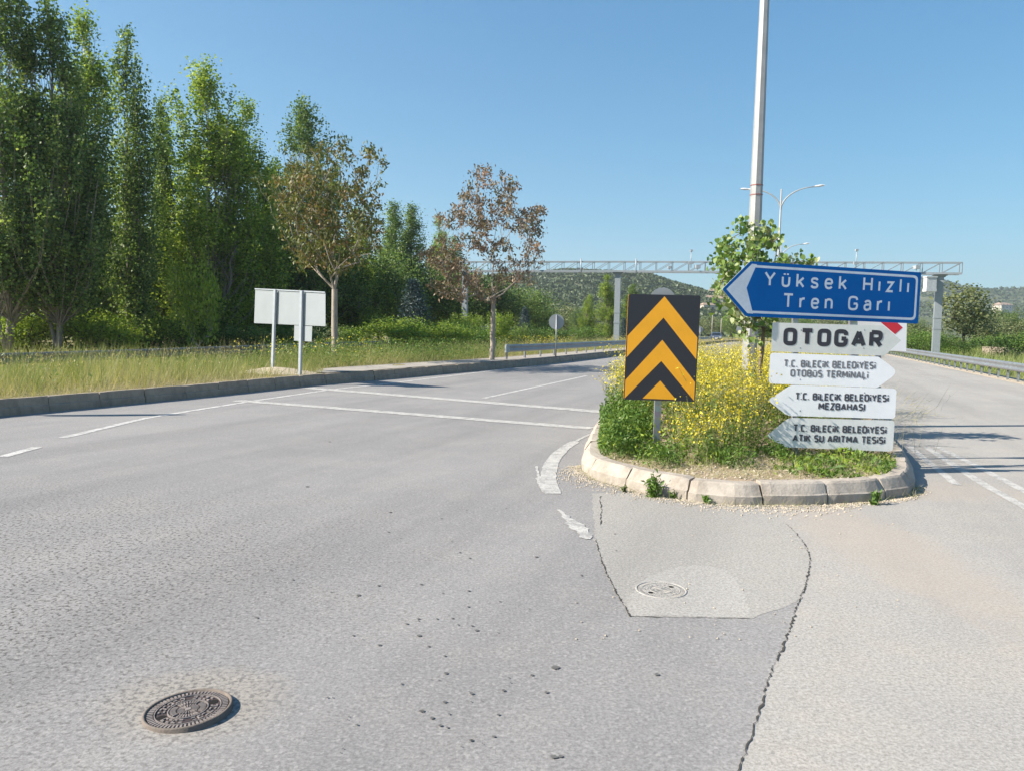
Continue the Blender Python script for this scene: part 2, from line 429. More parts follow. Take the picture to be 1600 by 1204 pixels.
kerb_px = [(0, 650), (75, 643.5), (225, 629), (345, 617.5), (480, 602.5), (575, 595), (736, 580), (855, 569.5), (975, 554.5)]
KL = [at(x, y) for x, y in kerb_px]
print('kerb', [tuple(round(c, 2) for c in p) for p in KL])
KL = [Vector((-15.5, -6, 0)), Vector((-11.4, 4.5, 0))] + KL
KL += [Vector((KL[-1].x + 9.0, KL[-1].y + 24, 0)), Vector((KL[-1].x + 20, KL[-1].y + 56, 0)), Vector((38, 132, 0)), Vector((50, 143, 0)), Vector((72, 149, 0)), Vector((130, 156, 0))]
KL = smooth_path(KL, 2)
guard_a, guard_b = at(1600, 599.5), at(1410, 559)
print('guard', guard_a, guard_b)
gd = (guard_b - guard_a).normalized()
GR = [guard_a - gd * 7, guard_a, guard_b, guard_b + gd * 26, guard_b + gd * 50 + Vector((3, 0, 0))]
road_pts = [(p.x, p.y) for p in KL] + [(130, 138), (70, 132), (58, 122)] + [(p.x + .75, p.y) for p in reversed(GR)] + [(30, 14), (60, 8), (60, -40), (-40, -40)]
tag(poly_sheet('road', road_pts, 0.0, M['road']), kind='structure')

def strip(name, path, width, z, mat, jag=0., seed=1, step=None):
    """a marking or crack laid on the road as a thin sheet"""
    P = [Vector((p[0], p[1], z)) for p in path]
    if step: P = resample(P, step)
    r = random.Random(seed); m = MB(); vs = []
    for i, p in enumerate(P):
        t = (P[min(i + 1, len(P) - 1)] - P[max(i - 1, 0)]).normalized(); n = Vector((-t.y, t.x, 0))
        wd = width[i * (len(width) - 1) // max(1, len(P) - 1)] if hasattr(width, '__len__') else width
        o = n * r.uniform(-jag, jag) * .7
        vs += [p + o + n * (wd / 2 + r.uniform(-jag, jag) * .5), p + o - n * (wd / 2 + r.uniform(-jag, jag) * .5)]
    m.add(vs, [(2 * i + 1, 2 * i + 3, 2 * i + 2, 2 * i) for i in range(len(P) - 1)])
    return tag(m.build(name, mat), kind='structure')
def P0(*pts): return [at(x, y) for x, y in pts]
strip('edge_line', P0((99, 683.5), (228, 653), (387, 627.6), (480, 614), (514, 609), (592, 601), (683, 590), (792, 576.5), (917, 562.5)), .13, .004, M['paint'], .006, 2, .3)
strip('edge_line_dash', P0((3, 713.5), (58, 698.5)), .13, .004, M['paint'], .006, 3, .3)
strip('stop_line', P0((480, 606), (942, 643.5)), .40, .005, M['paint_old'], .010, 4, .4)
strip('stop_line', P0((368, 625.5), (480, 634), (924, 669)), .32, .005, M['paint_old'], .010, 5, .4)
strip('lane_line', P0((756, 622), (917, 587)), .11, .004, M['paint'], .004, 6, .4)
strip('lane_line', P0((955, 578.5), (1020, 566)), .11, .004, M['paint'], .004, 7, .4)
arc = smooth_path(P0((922, 678), (893, 692), (872, 708), (859, 727), (856, 748), (864, 771)), 2)
strip('edge_arc', arc, [.05, .14, .16, .17, .16, .15], .004, M['paint_old'], .006, 8, .08)
strip('edge_arc', smooth_path(P0((872, 796), (890, 812), (905, 825), (921, 842)), 1), [.04, .07, .14, .10, .05], .0045, M['paint_old'], .02, 9, .06)
strip('edge_arc', smooth_path(P0((839, 728), (842, 750), (853, 770)), 1), [.03, .07, .05], .0045, M['paint_old'], .015, 10, .08)
strip('hatch_line', P0((1421, 697), (1495, 757)), .09, .004, M['paint_old'], .006, 11, .2)
strip('hatch_line', P0((1447, 698), (1536, 756), (1615, 799)), .10, .004, M['paint_old'], .006, 12, .2)
strip('hatch_line', P0((1466, 698), (1600, 766), (1660, 796)), .10, .004, M['paint_old'], .006, 13, .2)

strip('shoulder', [p + Vector((.25, 0, 0)) for p in GR[:4]], .9, .0022, M['gravel'], .04, 14, .5)
# patched areas in front of the island, with their cracked seams
def rough(pts, step, amp, seed):
    r = random.Random(seed); P = resample([Vector((p[0], p[1], 0)) for p in pts] + [Vector((pts[0][0], pts[0][1], 0))], step)[:-1]
    return [p + Vector((r.gauss(0, amp), r.gauss(0, amp), 0)) for p in P]
seamR = smooth_path(P0((1195, 792), (1222, 812), (1250, 838), (1267, 868), (1262, 905), (1245, 950), (1228, 1000), (1200, 1060), (1190, 1105), (1170, 1160), (1150, 1225), (1120, 1330)), 1)
patch_px = [(925, 770), (930, 845), (945, 890), (966, 930), (985, 962), (1175, 965), (1215, 1010)]
patch = P0(*patch_px)[:-1] + [p for p in reversed(seamR[:11])] + P0((1170, 780), (1000, 770))
tag(poly_sheet('asphalt_patch', rough(patch, .04, .006, 3), .0012, M['patch']), kind='structure')
dusty = [Vector(p) for p in seamR] + [Vector((9, 1.2, 0)), Vector((16, 12, 0)), guard_a + Vector((.3, 0, 0)), guard_b + Vector((.3, 0, 0)), Vector((36, 78, 0)), Vector((33, 76, 0)), Vector((18.3, 42, 0)), Vector((11.4, 24.4, 0)), Vector((7.5, 16, 0)), Vector((5.0, 10.4, 0)), Vector((4.4, 8.3, 0)), Vector((3.8, 8.3, 0)), Vector((2.6, 8.2, 0))]
tag(poly_sheet('road', dusty, .0006, M['dusty']), kind='structure')
strip('asphalt_crack', seamR[3:], [.002, .005, .006, .005, .008, .004, .006, .005, .006], .0042, M['crack'], .009, 21, .022)
strip('asphalt_crack', P0((930, 842), (945, 890), (966, 930), (985, 963)), [.004, .008, .006, .007], .0042, M['crack'], .008, 22, .022)
strip('asphalt_crack', P0((938, 775), (940, 800), (938, 820)), .006, .0042, M['crack'], .012, 23, .05)
strip('asphalt_crack', P0((985, 962.5), (1080, 965), (1175, 965.5)), [.003, .001, .003, .0005], .0042, M['crack'], .005, 24, .03)
def blot(name, px, py, r, mat, z, seed, squash=1.):
    c = at(px, py); rr = random.Random(seed); m = MB(); n = 18
    vs = [(c.x + r * math.cos(2 * math.pi * k / n) * rr.uniform(.7, 1.25), c.y + squash * r * math.sin(2 * math.pi * k / n) * rr.uniform(.7, 1.25), z) for k in range(n)]
    m.add(vs, [tuple(range(n))]); return tag(m.build(name, mat), kind='structure')
_sr = random.Random(77)
SPOTS = [(int(_sr.gauss(690, 110)), int(_sr.uniform(760, 1190)), _sr.uniform(.003, .010)) for _ in range(85)]
for i, (x, y, r) in enumerate(SPOTS + [(868, 1043, .018), (697, 1052, .010), (1027, 1054, .012), (866, 1183, .013), (838, 870, .014), (655, 993, .012), (592, 915, .012), (610, 800, .012),
                               (1000, 760, .016), (745, 985, .010), (560, 930, .013), (670, 1010, .008), (515, 690, .02), (480, 760, .018)]):
    blot('oil_spot', x, y, r, M['stain'], .0046, 40 + i)

tag(poly_sheet('asphalt_patch', rough(P0((986, 961), (984, 930), (1000, 908), (1030, 893), (1062, 884), (1105, 883), (1132, 890), (1150, 904), (1162, 922), (1170, 945), (1172, 964), (1090, 963)), .04, .007, 6), .0018, M['pale_patch']), kind='structure')
# ------------------------------------------------------------------ kerbs
def kerb_run(name, path, profile, stone, mat, seed, gap=.018, side=1):
    """row of kerb stones; profile = (inward, z) points; inward is to the left of travel when side = 1"""
    rr = random.Random(seed); P = resample(path, .1 if stone < .9 else .25); m = MB()
    L = [0]
    for a, b_ in zip(P, P[1:]): L.append(L[-1] + (b_ - a).length)
    def pt(t):
        j = 0; t = max(0, min(L[-1], t))
        lo = int(t / (L[-1] / (len(P) - 1))); lo = min(max(lo, 0), len(P) - 2)
        f = (t - L[lo]) / (L[lo + 1] - L[lo]); p = P[lo].lerp(P[lo + 1], f)
        tt = P[min(lo + 2, len(P) - 1)] - P[max(lo - 1, 0)]; tt.normalize()
        return p, Vector((-tt.y, tt.x, 0)) * side
    s = 0.
    while s < L[-1] - .05:
        e = min(L[-1], s + stone * rr.uniform(.93, 1.07)); dz = rr.uniform(-.008, .008); do = rr.uniform(-.008, .008)
        k = max(2, int((e - s) / .25) + 1) if stone >= .9 else 8
        rows = []
        for i in range(k + 1):
            u = i / k; t = s + gap / 2 + (e - s - gap) * u; p, n = pt(t)
            endsh = .012 if i in (0, k) else 0.
            rows.append([p + n * (a + do + (endsh if z > 0 else 0)) + Vector((0, 0, z + (dz if z > 0 else 0) - (endsh * .5 if z > .1 else 0))) for a, z in profile])
            rows[-1] = [v_ + Vector((rr.gauss(0, .0012), rr.gauss(0, .0012), rr.gauss(0, .0012) if v_.z > .1 else 0)) * (3.5 if endsh and v_.z > .1 else 1) for v_ in rows[-1]]
        vs = [q for r_ in rows for q in r_]; w_ = len(profile); fs = []
        for i in range(k):
            for j in range(w_ - 1): fs.append((i * w_ + j, (i + 1) * w_ + j, (i + 1) * w_ + j + 1, i * w_ + j + 1) if side == 1 else (i * w_ + j, i * w_ + j + 1, (i + 1) * w_ + j + 1, (i + 1) * w_ + j))
        fs.append(tuple(range(w_)) if side == -1 else tuple(reversed(range(w_)))); fs.append(tuple(k * w_ + j for j in (reversed(range(w_)) if side == -1 else range(w_))))
        m.add(vs, fs); s = e
    return tag(m.build(name, mat), kind='structure')
KH = .275
kerb_run('kerb', KL[3:], [(0, -.05), (.0, .125), (.028, .14), (.034, KH - .015), (.035, KH), (.15, KH), (.15, -.05)], 1.0, M['kerb'], 5)

# verge and the ground beyond it
def verge():
    P = resample(KL, 1.2); secs = [(.14, .255), (.6, .262), (1.2, .266), (2, .27), (3.5, .28), (5.5, .27), (7, .16), (9, .02), (13, -.03), (20, -.02), (45, 0)]
    m = MB(); vs = []; q = np.random.default_rng(3)
    for i, p in enumerate(P):
        t = (P[min(i + 2, len(P) - 1)] - P[max(i - 2, 0)]).normalized(); n = Vector((-t.y, t.x, 0))
        for j, (o, z) in enumerate(secs):
            vs.append(p + n * o + Vector((0, 0, z + (q.normal() * .012 if j > 1 else 0))))
    k = len(secs)
    m.add(vs, [(i * k + j, (i + 1) * k + j, (i + 1) * k + j + 1, i * k + j + 1) for i in range(len(P) - 1) for j in range(k - 1)], 0, True)
    return tag(m.build('verge', M['verge']), kind='structure')
verge()
pv = [p for p in KL if at(470, 600).y < p.y < 90]
pin, pout = offset_path(pv, .155), offset_path(pv, 1.75)
m = MB(); k = len(pv)
for i in range(k): pin[i].z = pout[i].z = .283
for i in range(3): pout[i] = pin[i].lerp(pout[i], [.25, .6, .9][i])
m.add(pin + pout, [(i, i + 1, k + i + 1, k + i) for i in range(k - 1)])
tag(m.build('pavement', M['pave']), kind='structure')

# ------------------------------------------------------------------ traffic island
IH = .195
front_px = [(907, 728), (909, 737), (928, 748), (960, 758), (1007, 770), (1082, 783), (1152, 789), (1260, 789), (1359, 784), (1419, 775), (1430, 760)]
IF = P0(*front_px)
print('island front', [tuple(round(c, 2) for c in p) for p in IF])
IL = [Vector((16, 54, 0)), Vector((9.8, 36, 0)), Vector((6.0, 26.5, 0)), Vector((3.3, 19.5, 0)), Vector((1.9, 14.5, 0)), Vector((1.2, 11.5, 0))]
IR = [Vector((4.72, 9.0, 0)), Vector((5.2, 10.4, 0)), Vector((5.9, 12.2, 0)), Vector((7.75, 16, 0)), Vector((11.5, 24.4, 0)), Vector((18.5, 42, 0)), Vector((26, 60, 0)), Vector((33, 78, 0))]
IO = [Vector((26.5, 80, 0))] + IL + IF + IR
ISL = smooth_path([IO[0]] + IL + IF[:1], 2) + IF[1:-1] + smooth_path(IF[-1:] + IR, 2)
kerb_run('kerb', ISL, [(0, -.05), (0, .085), (.012, .095), (.065, IH - .015), (.085, IH), (.2, IH), (.2, -.05)], .68, M['island_kerb'], 8, .016)
inner = offset_path(ISL, .19)
ISO = [(p.x, p.y) for p in inner]
tag(poly_sheet('island_soil', ISO, IH - .025, M['isoil']), kind='structure')

# ------------------------------------------------------------------ hills
def interp(px, tab):
    xs = [a for a, _ in tab]; ys = [b for _, b in tab]; return np.interp(px, xs, ys)
def hz(px): return 513 + .0175 * (px - 800)
hn = np.random.default_rng(21)
NOI = [(hn.normal(size=2) * f, hn.uniform(0, 6.28), a) for f, a in ((.008, 1.), (.016, .7), (.03, .45), (.06, .25), (.11, .14)) for _ in range(3)]
def hnoise(x, y): return sum(a * np.sin(k[0] * x + k[1] * y + ph) for k, ph, a in NOI)
def hill(name, tab, r0, r1, r2, px0, px1, n_az, n_r, amp):
    az = np.linspace(px0, px1, n_az); rr = np.linspace(0, 1, n_r)
    X = np.zeros((n_az, n_r)); Y = X.copy(); Z = X.copy()
    H = (hz(az) - interp(az, tab)) / F * r1 + EYE
    for j, t in enumerate(rr):
        r = r0 + (r2 - r0) * t
        s = np.clip((r - r0) / (r1 - r0), 0, 1); s2 = s * s * (3 - 2 * s)
        prof = .35 * s + .65 * s2
        if r > r1: prof = 1 - .35 * ((r - r1) / (r2 - r1)) ** 2
        X[:, j] = (az - 800) / F * r; Y[:, j] = r
        Z[:, j] = H * prof + amp * hnoise(X[:, j], Y[:, j]) * min(1, s * 1.5) - .3
    v = np.stack([X, Y, Z], -1).reshape(-1, 3)
    m = MB(); m.v = [tuple(p) for p in v]
    for i in range(n_az - 1):
        for j in range(n_r - 1):
            a = i * n_r + j; m.f.append((a, a + n_r, a + n_r + 1, a + 1)); m.mi.append(0); m.sm.append(True)
    tag(m.build(name, M['hill']), kind='structure')
    return X, Y, Z
tabA = [(-600, 455), (200, 450), (600, 442), (700, 437), (835, 428), (885, 421), (960, 426), (1010, 430), (1060, 444), (1100, 455), (1150, 464), (1250, 474), (1400, 492), (1600, 512), (1800, 520)]
tabB = [(600, 505), (900, 490), (1100, 470), (1200, 462), (1300, 452), (1440, 441), (1480, 447), (1520, 453), (1600, 456), (1800, 450), (2200, 455)]
HA = hill('hill', tabA, 260, 640, 900, -500, 1750, 120, 40, 1.3)
HB = hill('hill', tabB, 650, 1400, 1900, 700, 2100, 110, 40, 3.0)
def scrub(name, HH, n, smin, smax, k, seed, pxr):
    q = np.random.default_rng(seed); X, Y, Z = HH; na, nr = X.shape
    i = q.integers(0, na - 1, n * 3); j = q.integers(0, int(nr * .8), n * 3); fi = q.random(n * 3); fj = q.random(n * 3)
    def bl(A): return (A[i, j] * (1 - fi) + A[i + 1, j] * fi) * (1 - fj) + (A[i, j + 1] * (1 - fi) + A[i + 1, j + 1] * fi) * fj
    x, y, z = bl(X), bl(Y), bl(Z); px = x / y * F + 800
    ok = (px > pxr[0]) & (px < pxr[1]) & (hnoise(x * 2.2 + 50, y * 2.2) > -1.1)
    x, y, z = x[ok][:n], y[ok][:n], z[ok][:n]; n = len(x)
    s = q.uniform(smin, smax, n); t = np.clip(q.normal(.45, .2, n), 0, 1)
    c = np.repeat(np.stack([x, y, z], -1), k, 0); ss = np.repeat(s, k)
    d = q.normal(size=(n * k, 3)); d /= np.linalg.norm(d, axis=1, keepdims=True); d[:, 2] = np.abs(d[:, 2])
    c = c + d * ss[:, None] * np.array([.5, .5, .55])
    leaf_obj(name, c, ss * .62, np.repeat(t, k) + q.normal(0, .1, n * k), M['scrub'], None, RH_WIDE, seed=seed, kind='stuff')
scrub('hill_scrub', HA, 15000, 1.2, 3.6, 9, 5, (640, 1400))
scrub('hill_scrub', HB, 9000, 2.5, 6, 8, 6, (1080, 1680))

# ================================================================== TREES
def seg_tube(m, nodes, parent, rad, sides=5, mi=0):
    for i, p in enumerate(parent):
        if p < 0: continue
        a, b_ = Vector(nodes[p]), Vector(nodes[i])
        if (b_ - a).length < 1e-4: continue
        m.tube([a, b_], [min(rad[p], rad[i] * 1.6), rad[i]], sides if rad[i] > .02 else 4, mi, False)

def grow(trunk, targets, tip=.012, step=.45, up=.25, power=2.3, trunk_rad=None, seed=0, steep=.45):
    """branches that reach every target point from the nearest wood below it"""
    q = np.random.default_rng(seed)
    nodes = [np.array(p, float) for p in trunk]; parent = [-1] + list(range(len(trunk) - 1)); n_tr = len(trunk); minattach = max(1, n_tr // 2)
    base = nodes[minattach]
    T = sorted([np.array(t, float) for t in targets], key=lambda t: np.linalg.norm(t - base)); tips = []
    for t in T:
        A = np.array(nodes[minattach:]); dv = t - A; dist = np.linalg.norm(dv, axis=1)
        cost = dist + 2.2 * np.maximum(0, steep * dist - dv[:, 2])
        j = int(np.argmin(cost)) + minattach; a = nodes[j]; L = np.linalg.norm(t - a); k = max(1, int(L / step)); last = j
        bend = q.normal(0, .06 * L, 3); bend[2] -= .10 * L * up
        for i in range(1, k + 1):
            f = i / k; p = a + (t - a) * f + bend * math.sin(math.pi * f) + (q.normal(0, .02 * L, 3) if i < k else 0)
            nodes.append(p); parent.append(last); last = len(nodes) - 1
        tips.append(last)
    rad = np.zeros(len(nodes)); acc = np.zeros(len(nodes))
    for i in reversed(range(len(nodes))):
        rad[i] = max(tip, acc[i] ** (1 / power)) if i >= n_tr or acc[i] > 0 else tip
        if parent[i] >= 0: acc[parent[i]] += rad[i] ** power
    if trunk_rad:
        for i in range(n_tr): rad[i] = max(rad[i], trunk_rad * (1 - .35 * i / n_tr)) if i <= minattach else rad[i]
        mx = trunk_rad * .8
        rad[n_tr:] = np.minimum(rad[n_tr:], mx)
        for i in range(n_tr): rad[i] = min(rad[i], trunk_rad * (1.15 - .3 * i / n_tr))
    return nodes, parent, rad, tips

def tree_parts(root, nodes, parent, rad, barkm, n_main=None):
    m = MB(); seg_tube(m, nodes, parent, rad); return m.build('trunk', barkm, root)

def clumps(centres, n, sig, q, squash=.8):
    c = np.repeat(np.asarray(centres, float), n, 0); d = q.normal(0, 1, c.shape) * sig; d[:, 2] *= squash
    return c + d

# ---- poplars
def make_poplar(seed, H, Rm, nb, lpc, leaf, mat, leaders=1, base=.06, belly=.42, hole=-.75):
    """upright poplar: ascending limbs round one or more leaders, with holes through the crown"""
    q = np.random.default_rng(seed); root = empty('poplar_tree', (0, 0, 0)); m = MB(); cs = []; tn = []; sg = []
    ph = q.uniform(0, 6.28, 6)
    for ld in range(leaders):
        az0 = q.uniform(0, 6.28) + ld * 2.1; off = 0 if ld == 0 else q.uniform(.3, .55) * Rm; Hl = H * (1 if ld == 0 else q.uniform(.66, .93)); share = 1. if ld == 0 else .62
        n = 12; pts = []; rr = []
        for i in range(n + 1):
            t = i / n; o = off * min(1, t * 2.2) ** .8
            pts.append((o * math.cos(az0) + q.normal(0, .09) * (i > 0), o * math.sin(az0) + q.normal(0, .09) * (i > 0), Hl * t * .98)); rr.append(max(.018, H * (.0105 if ld == 0 else .007) * (1 - t) ** .9))
        m.tube(pts, rr, 7, 0); P = np.array(pts)
        def tr(z): return np.array([np.interp(z, P[:, 2], P[:, 0]), np.interp(z, P[:, 2], P[:, 1]), z])
        nbl = int(nb * (1 if ld == 0 else .5))
        for b_ in range(nbl):
            t = (b_ + q.random()) / nbl; t = base + (1 - base) * t
            f_ = (t / belly) ** .6 if t < belly else ((1 - t) / (1 - belly)) ** .7
            az = b_ * 2.4 + q.normal(0, .6)
            env = Rm * share * f_ * q.uniform(.4, 1.2) * (1 + .28 * math.sin(az * 2 + ph[0]) * math.sin(t * 11 + ph[1])) + .12
            z1 = Hl * t + q.uniform(-.3, .7); z0 = max(Hl * base * .6, z1 - (env * q.uniform(1.1, 2.1) * (1 + t) + .4))
            dr = np.array([math.cos(az), math.sin(az), 0]); a = tr(z0); e = tr(min(z1, Hl * .97)) + dr * env; e[2] = z1
            mid = a * .5 + e * .5 + dr * env * .18; mid[2] -= .1 * (z1 - z0)
            m.tube([a, mid, e], [.018 + env * .013, .014, .006], 4, 0, False)
            L = np.linalg.norm(e - a); nc = max(3, int(1.5 + L * 2.4)); tone = q.normal(.42, .22)
            for c_ in range(nc):
                f = .25 + .8 * (c_ + q.random()) / nc; p = (1 - f) ** 2 * a + 2 * f * (1 - f) * mid + f * f * e + q.normal(0, .12, 3)
                if math.sin(1.7 * p[0] + ph[2]) + math.sin(1.9 * p[1] + ph[3]) + math.sin(1.3 * p[2] + ph[4]) + .5 * math.sin(3.1 * p[2] + ph[5] + p[0]) < hole: continue
                cs.append(p); tn.append(tone + q.normal(0, .08)); sg.append(q.uniform(.13, .27))
        for k_ in range(7): cs.append(tr(Hl * (.9 + .1 * k_ / 6)) + q.normal(0, .06, 3)); tn.append(.5); sg.append(.15)
    c0 = np.repeat(np.array(cs), lpc, 0); c = c0 + q.normal(0, 1, c0.shape) * np.repeat(sg, lpc)[:, None] * np.array([1, 1, 1.15])
    t = np.repeat(tn, lpc) + q.normal(0, .22, len(c))
    m.build('trunk', M['bark_poplar'], root)
    leaf_obj('crown', c, q.uniform(leaf * .7, leaf * 1.3, len(c)), t, mat, root, RH_WIDE, seed=seed)
    return root
HP = 16.0
pop = [make_poplar(101, HP, 2.9, 125, 28, .125, M['leaf_poplar_dark'], 3, .17, .5, -.7),
       make_poplar(102, HP, 2.0, 125, 27, .125, M['leaf_poplar'], 2, .12, .42, -.8),
       make_poplar(103, HP, 3.0, 125, 28, .125, M['leaf_poplar'], 4, .05, .45, -.9),
       make_poplar(104, HP, 1.6, 100, 22, .125, M['leaf_poplar_dark'], 2, .12, .4, -.9),
       make_poplar(105, HP, 1.7, 90, 22, .125, M['leaf_poplar_dark'], 2, .16, .62, -.5)]
used = set()
def put(root, px, dist, top_py, H, label, group=None, wide=1., z0=-.05, cat='tree', rz=None, lean=0.):
    o = root if root not in used else copy_tree(root); used.add(root)
    x = gz(px, dist); ht = zpy(px, top_py, dist) - z0; s = ht / H
    o.location = (x, dist, z0); o.scale = (s * wide, s * wide, s); o.rotation_euler = (0, R(lean), random.uniform(0, 6.28) if rz is None else rz)
    tag(o, label, cat, group); return o
PG = 'poplars along the left of the road'
POP = [ # which, px, dist, top, width, label
 (0, 12, 33, -40, 1.0, 'tall dark poplar at the far left whose top leaves the photo'),
 (0, 90, 34, 2, .95, 'tall dark poplar with a pale bare lower trunk, second from the left edge'),
 (1, 140, 40, 34, 1.05, 'green poplar with its top just left of the narrow leaning poplar'),
 (4, 204, 38, 54, .95, 'narrow dark poplar with a dark stem and ragged top bending right'),
 (3, 258, 45, 158, 1.0, 'short slim poplar showing in the gap before the broad bright poplar'),
 (2, 327, 43, 108, 1.15, 'broad bright green poplar with several pointed leaders, sunlit on its left'),
 (1, 385, 46, 165, 1.15, 'dense poplar with a dark right side, touching the broad bright poplar'),
 (3, 432, 56, 262, 1.5, 'lower poplar in shade between the dense poplar and the tall one behind the rusty tree'),
 (0, 478, 58, 154, 1.0, 'tall blue green poplar rising behind the first rusty leaved tree'),
 (1, 560, 64, 330, 1.5, 'dark poplar hidden behind the right of the first rusty leaved tree'),
 (3, 612, 76, 318, 1.6, 'left pointed poplar of the pair seen between the two rusty trees'),
 (3, 640, 78, 322, 1.6, 'right pointed poplar of the pair seen between the two rusty trees'),
 (1, 684, 88, 344, 1.0, 'small green poplar just left of the second rusty tree'),
 (3, 708, 90, 372, 1.6, 'small dark poplar tucked behind the left branches of the second rusty tree'),
]
for k_, px, dist, top, wd, lab in POP: put(pop[k_], px, dist, top, HP, lab, PG, wd, lean=2.0 if px == 203 else 0)
for k_, px, dist, top, wd, lab in [(1, 945, 92, 432, 1.6, 'dense green poplar with a pointed top just left of the middle gantry post'),
                                   (3, 985, 96, 446, 2.0, 'dark poplar just right of the middle gantry post'), (2, 918, 98, 462, 1.2, 'lower poplar left of the dense one by the middle gantry post'),
                                   (0, 838, 110, 455, 1.1, 'dark upright tree right of the second rusty tree')]:
    put(pop[k_], px, dist, top, HP, lab, 'poplars behind the gantry', wd)

# ---- generic round trees and bushes for the belt behind
def make_round(name, seed, H, Rw, base, n_t, lpc, leaf, mat, barkm, sig=.42, trunk_h=None, tr=.12, tmpl=RH_WIDE):
    q = np.random.default_rng(seed); root = empty(name, (0, 0, 0))
    lobes = [(q.normal(0, .38, 2) * Rw, q.uniform(.45, .85), q.uniform(.4, .7)) for _ in range(7)]
    T = []
    while len(T) < n_t:
        lb = lobes[q.integers(len(lobes))]; d = q.normal(size=3); d /= np.linalg.norm(d); r = q.random() ** .35
        zc = base + (H - base) * lb[1] * .75; p = np.array([lb[0][0], lb[0][1], zc]) + d * r * np.array([Rw * lb[2], Rw * lb[2], (H - base) * .38])
        if p[2] < base * .8 or p[2] > H: continue
        T.append(p)
    th = trunk_h or base * 1.2
    trunk = [(q.normal(0, .03), q.normal(0, .03), th * i / 5) for i in range(6)]
    nodes, par, rad, tips = grow(trunk, T, .012, .6, trunk_rad=tr, seed=seed)
    tree_parts(root, nodes, par, rad, barkm)
    tn = q.normal(.45, .2, n_t); c = clumps(T, lpc, sig, q); t = np.repeat(tn, lpc) + q.normal(0, .13, len(c))
    leaf_obj('crown', c, q.uniform(leaf * .7, leaf * 1.3, len(c)), t, mat, root, tmpl, seed=seed)
    return root
rt = [make_round('leafy_tree', 201, 8, 3.2, 1.2, 210, 60, .15, M['leaf_poplar_dark'], M['bark_dark'], .45),
      make_round('leafy_tree', 202, 8, 3.0, 1.0, 200, 60, .15, M['leaf_wood'], M['bark_dark'], .42),
      make_round('leafy_tree', 203, 7, 3.2, .8, 170, 22, .24, M['leaf_olive'], M['bark_dark'], .42),
      make_round('leafy_tree', 204, 6, 2.4, .8, 130, 24, .22, M['leaf_bright'], M['bark_poplar'], .36)]
RH_H = [8, 8, 7, 6]
DG = 'dark trees in the belt behind the poplars'
for i, (k_, px, dist, top, wd) in enumerate([(0, -40, 46, 330, 1.3), (1, 40, 47, 300, 1.3), (0, 120, 48, 320, 1.3), (1, 190, 50, 330, 1.3), (0, 250, 52, 340, 1.3), (1, 300, 54, 330, 1.2), (0, 352, 55, 350, 1.3), (1, 410, 60, 340, 1.2), (0, 455, 62, 360, 1.2),
        (0, 500, 64, 370, 1.3), (1, 545, 66, 365, 1.3), (0, 590, 70, 385, 1.2), (0, 620, 78, 400, 1.4), (1, 660, 82, 405, 1.3), (0, 700, 85, 410, 1.4), (1, 745, 92, 420, 1.4), (0, 790, 100, 435, 1.4)]):
    put(rt[k_], px, dist, top, RH_H[k_], 'dark leafy tree filling the belt behind the poplars', DG, wd)
FG = 'trees at the foot of the hill'
for i, (k_, px, dist, top, wd) in enumerate([(2, 815, 125, 470, 1.3), (0, 850, 130, 476, 1.3), (2, 880, 150, 470, 1.3), (1, 905, 140, 480, 1.2), (2, 1000, 150, 482, 1.3), (0, 1030, 160, 480, 1.4), (2, 1065, 170, 484, 1.4),
        (2, 1092, 200, 492, 1.4), (2, 1118, 210, 494, 1.5), (0, 1142, 175, 482, 1.1), (1, 1160, 165, 474, 1.1), (2, 1185, 200, 490, 1.4), (2, 1215, 210, 492, 1.4), (0, 1250, 190, 488, 1.4), (2, 1300, 180, 490, 1.4), (2, 1350, 170, 490, 1.3)]):
    put(rt[k_], px, dist, top, RH_H[k_], 'rounded tree in the line along the foot of the hill', FG, wd)
RG = 'trees beyond the right guardrail'
for i, (k_, px, dist, top, wd, lab) in enumerate([(1, 1425, 88, 496, 1.2, None), (2, 1448, 80, 500, 1.1, None), (0, 1392, 95, 494, 1.2, None), (2, 1545, 100, 482, 1.1, None), (1, 1575, 105, 486, 1.2, None), (2, 1600, 95, 492, 1.2, None),
        (0, 1640, 90, 480, 1.2, None), (2, 1530, 120, 488, 1.2, None), (2, 1680, 100, 480, 1.3, None), (1, 1560, 130, 478, 1.0, None)]):
    put(rt[k_], px, dist, top, RH_H[k_], 'green tree in the belt beyond the right guardrail', RG, wd)
tr_r = make_round('leafy_tree', 207, 6, 1.55, 1.0, 105, 26, .17, M['leaf_olive'], M['bark_dark'], .26, 3.6, .10)
put(tr_r, 1503, 62, 440, 6, 'loose grey green tree standing right of the right gantry post', RG, 1.35)
put(rt[3], 312, 36, 392, 6, 'bright yellow green sapling in front of the broad bright poplar', None, .42)
put(rt[3], 735, 64, 482, 6, 'bright young tree beside the left gantry post', 'bright young trees by the left gantry post', .8)
put(rt[3], 715, 60, 492, 6, 'bright young tree just left of the one at the gantry post', 'bright young trees by the left gantry post', .8)
put(rt[3], 782, 50, 478, 6, 'bright young tree just right of the second rusty tree trunk', 'bright young trees by the left gantry post', .6)
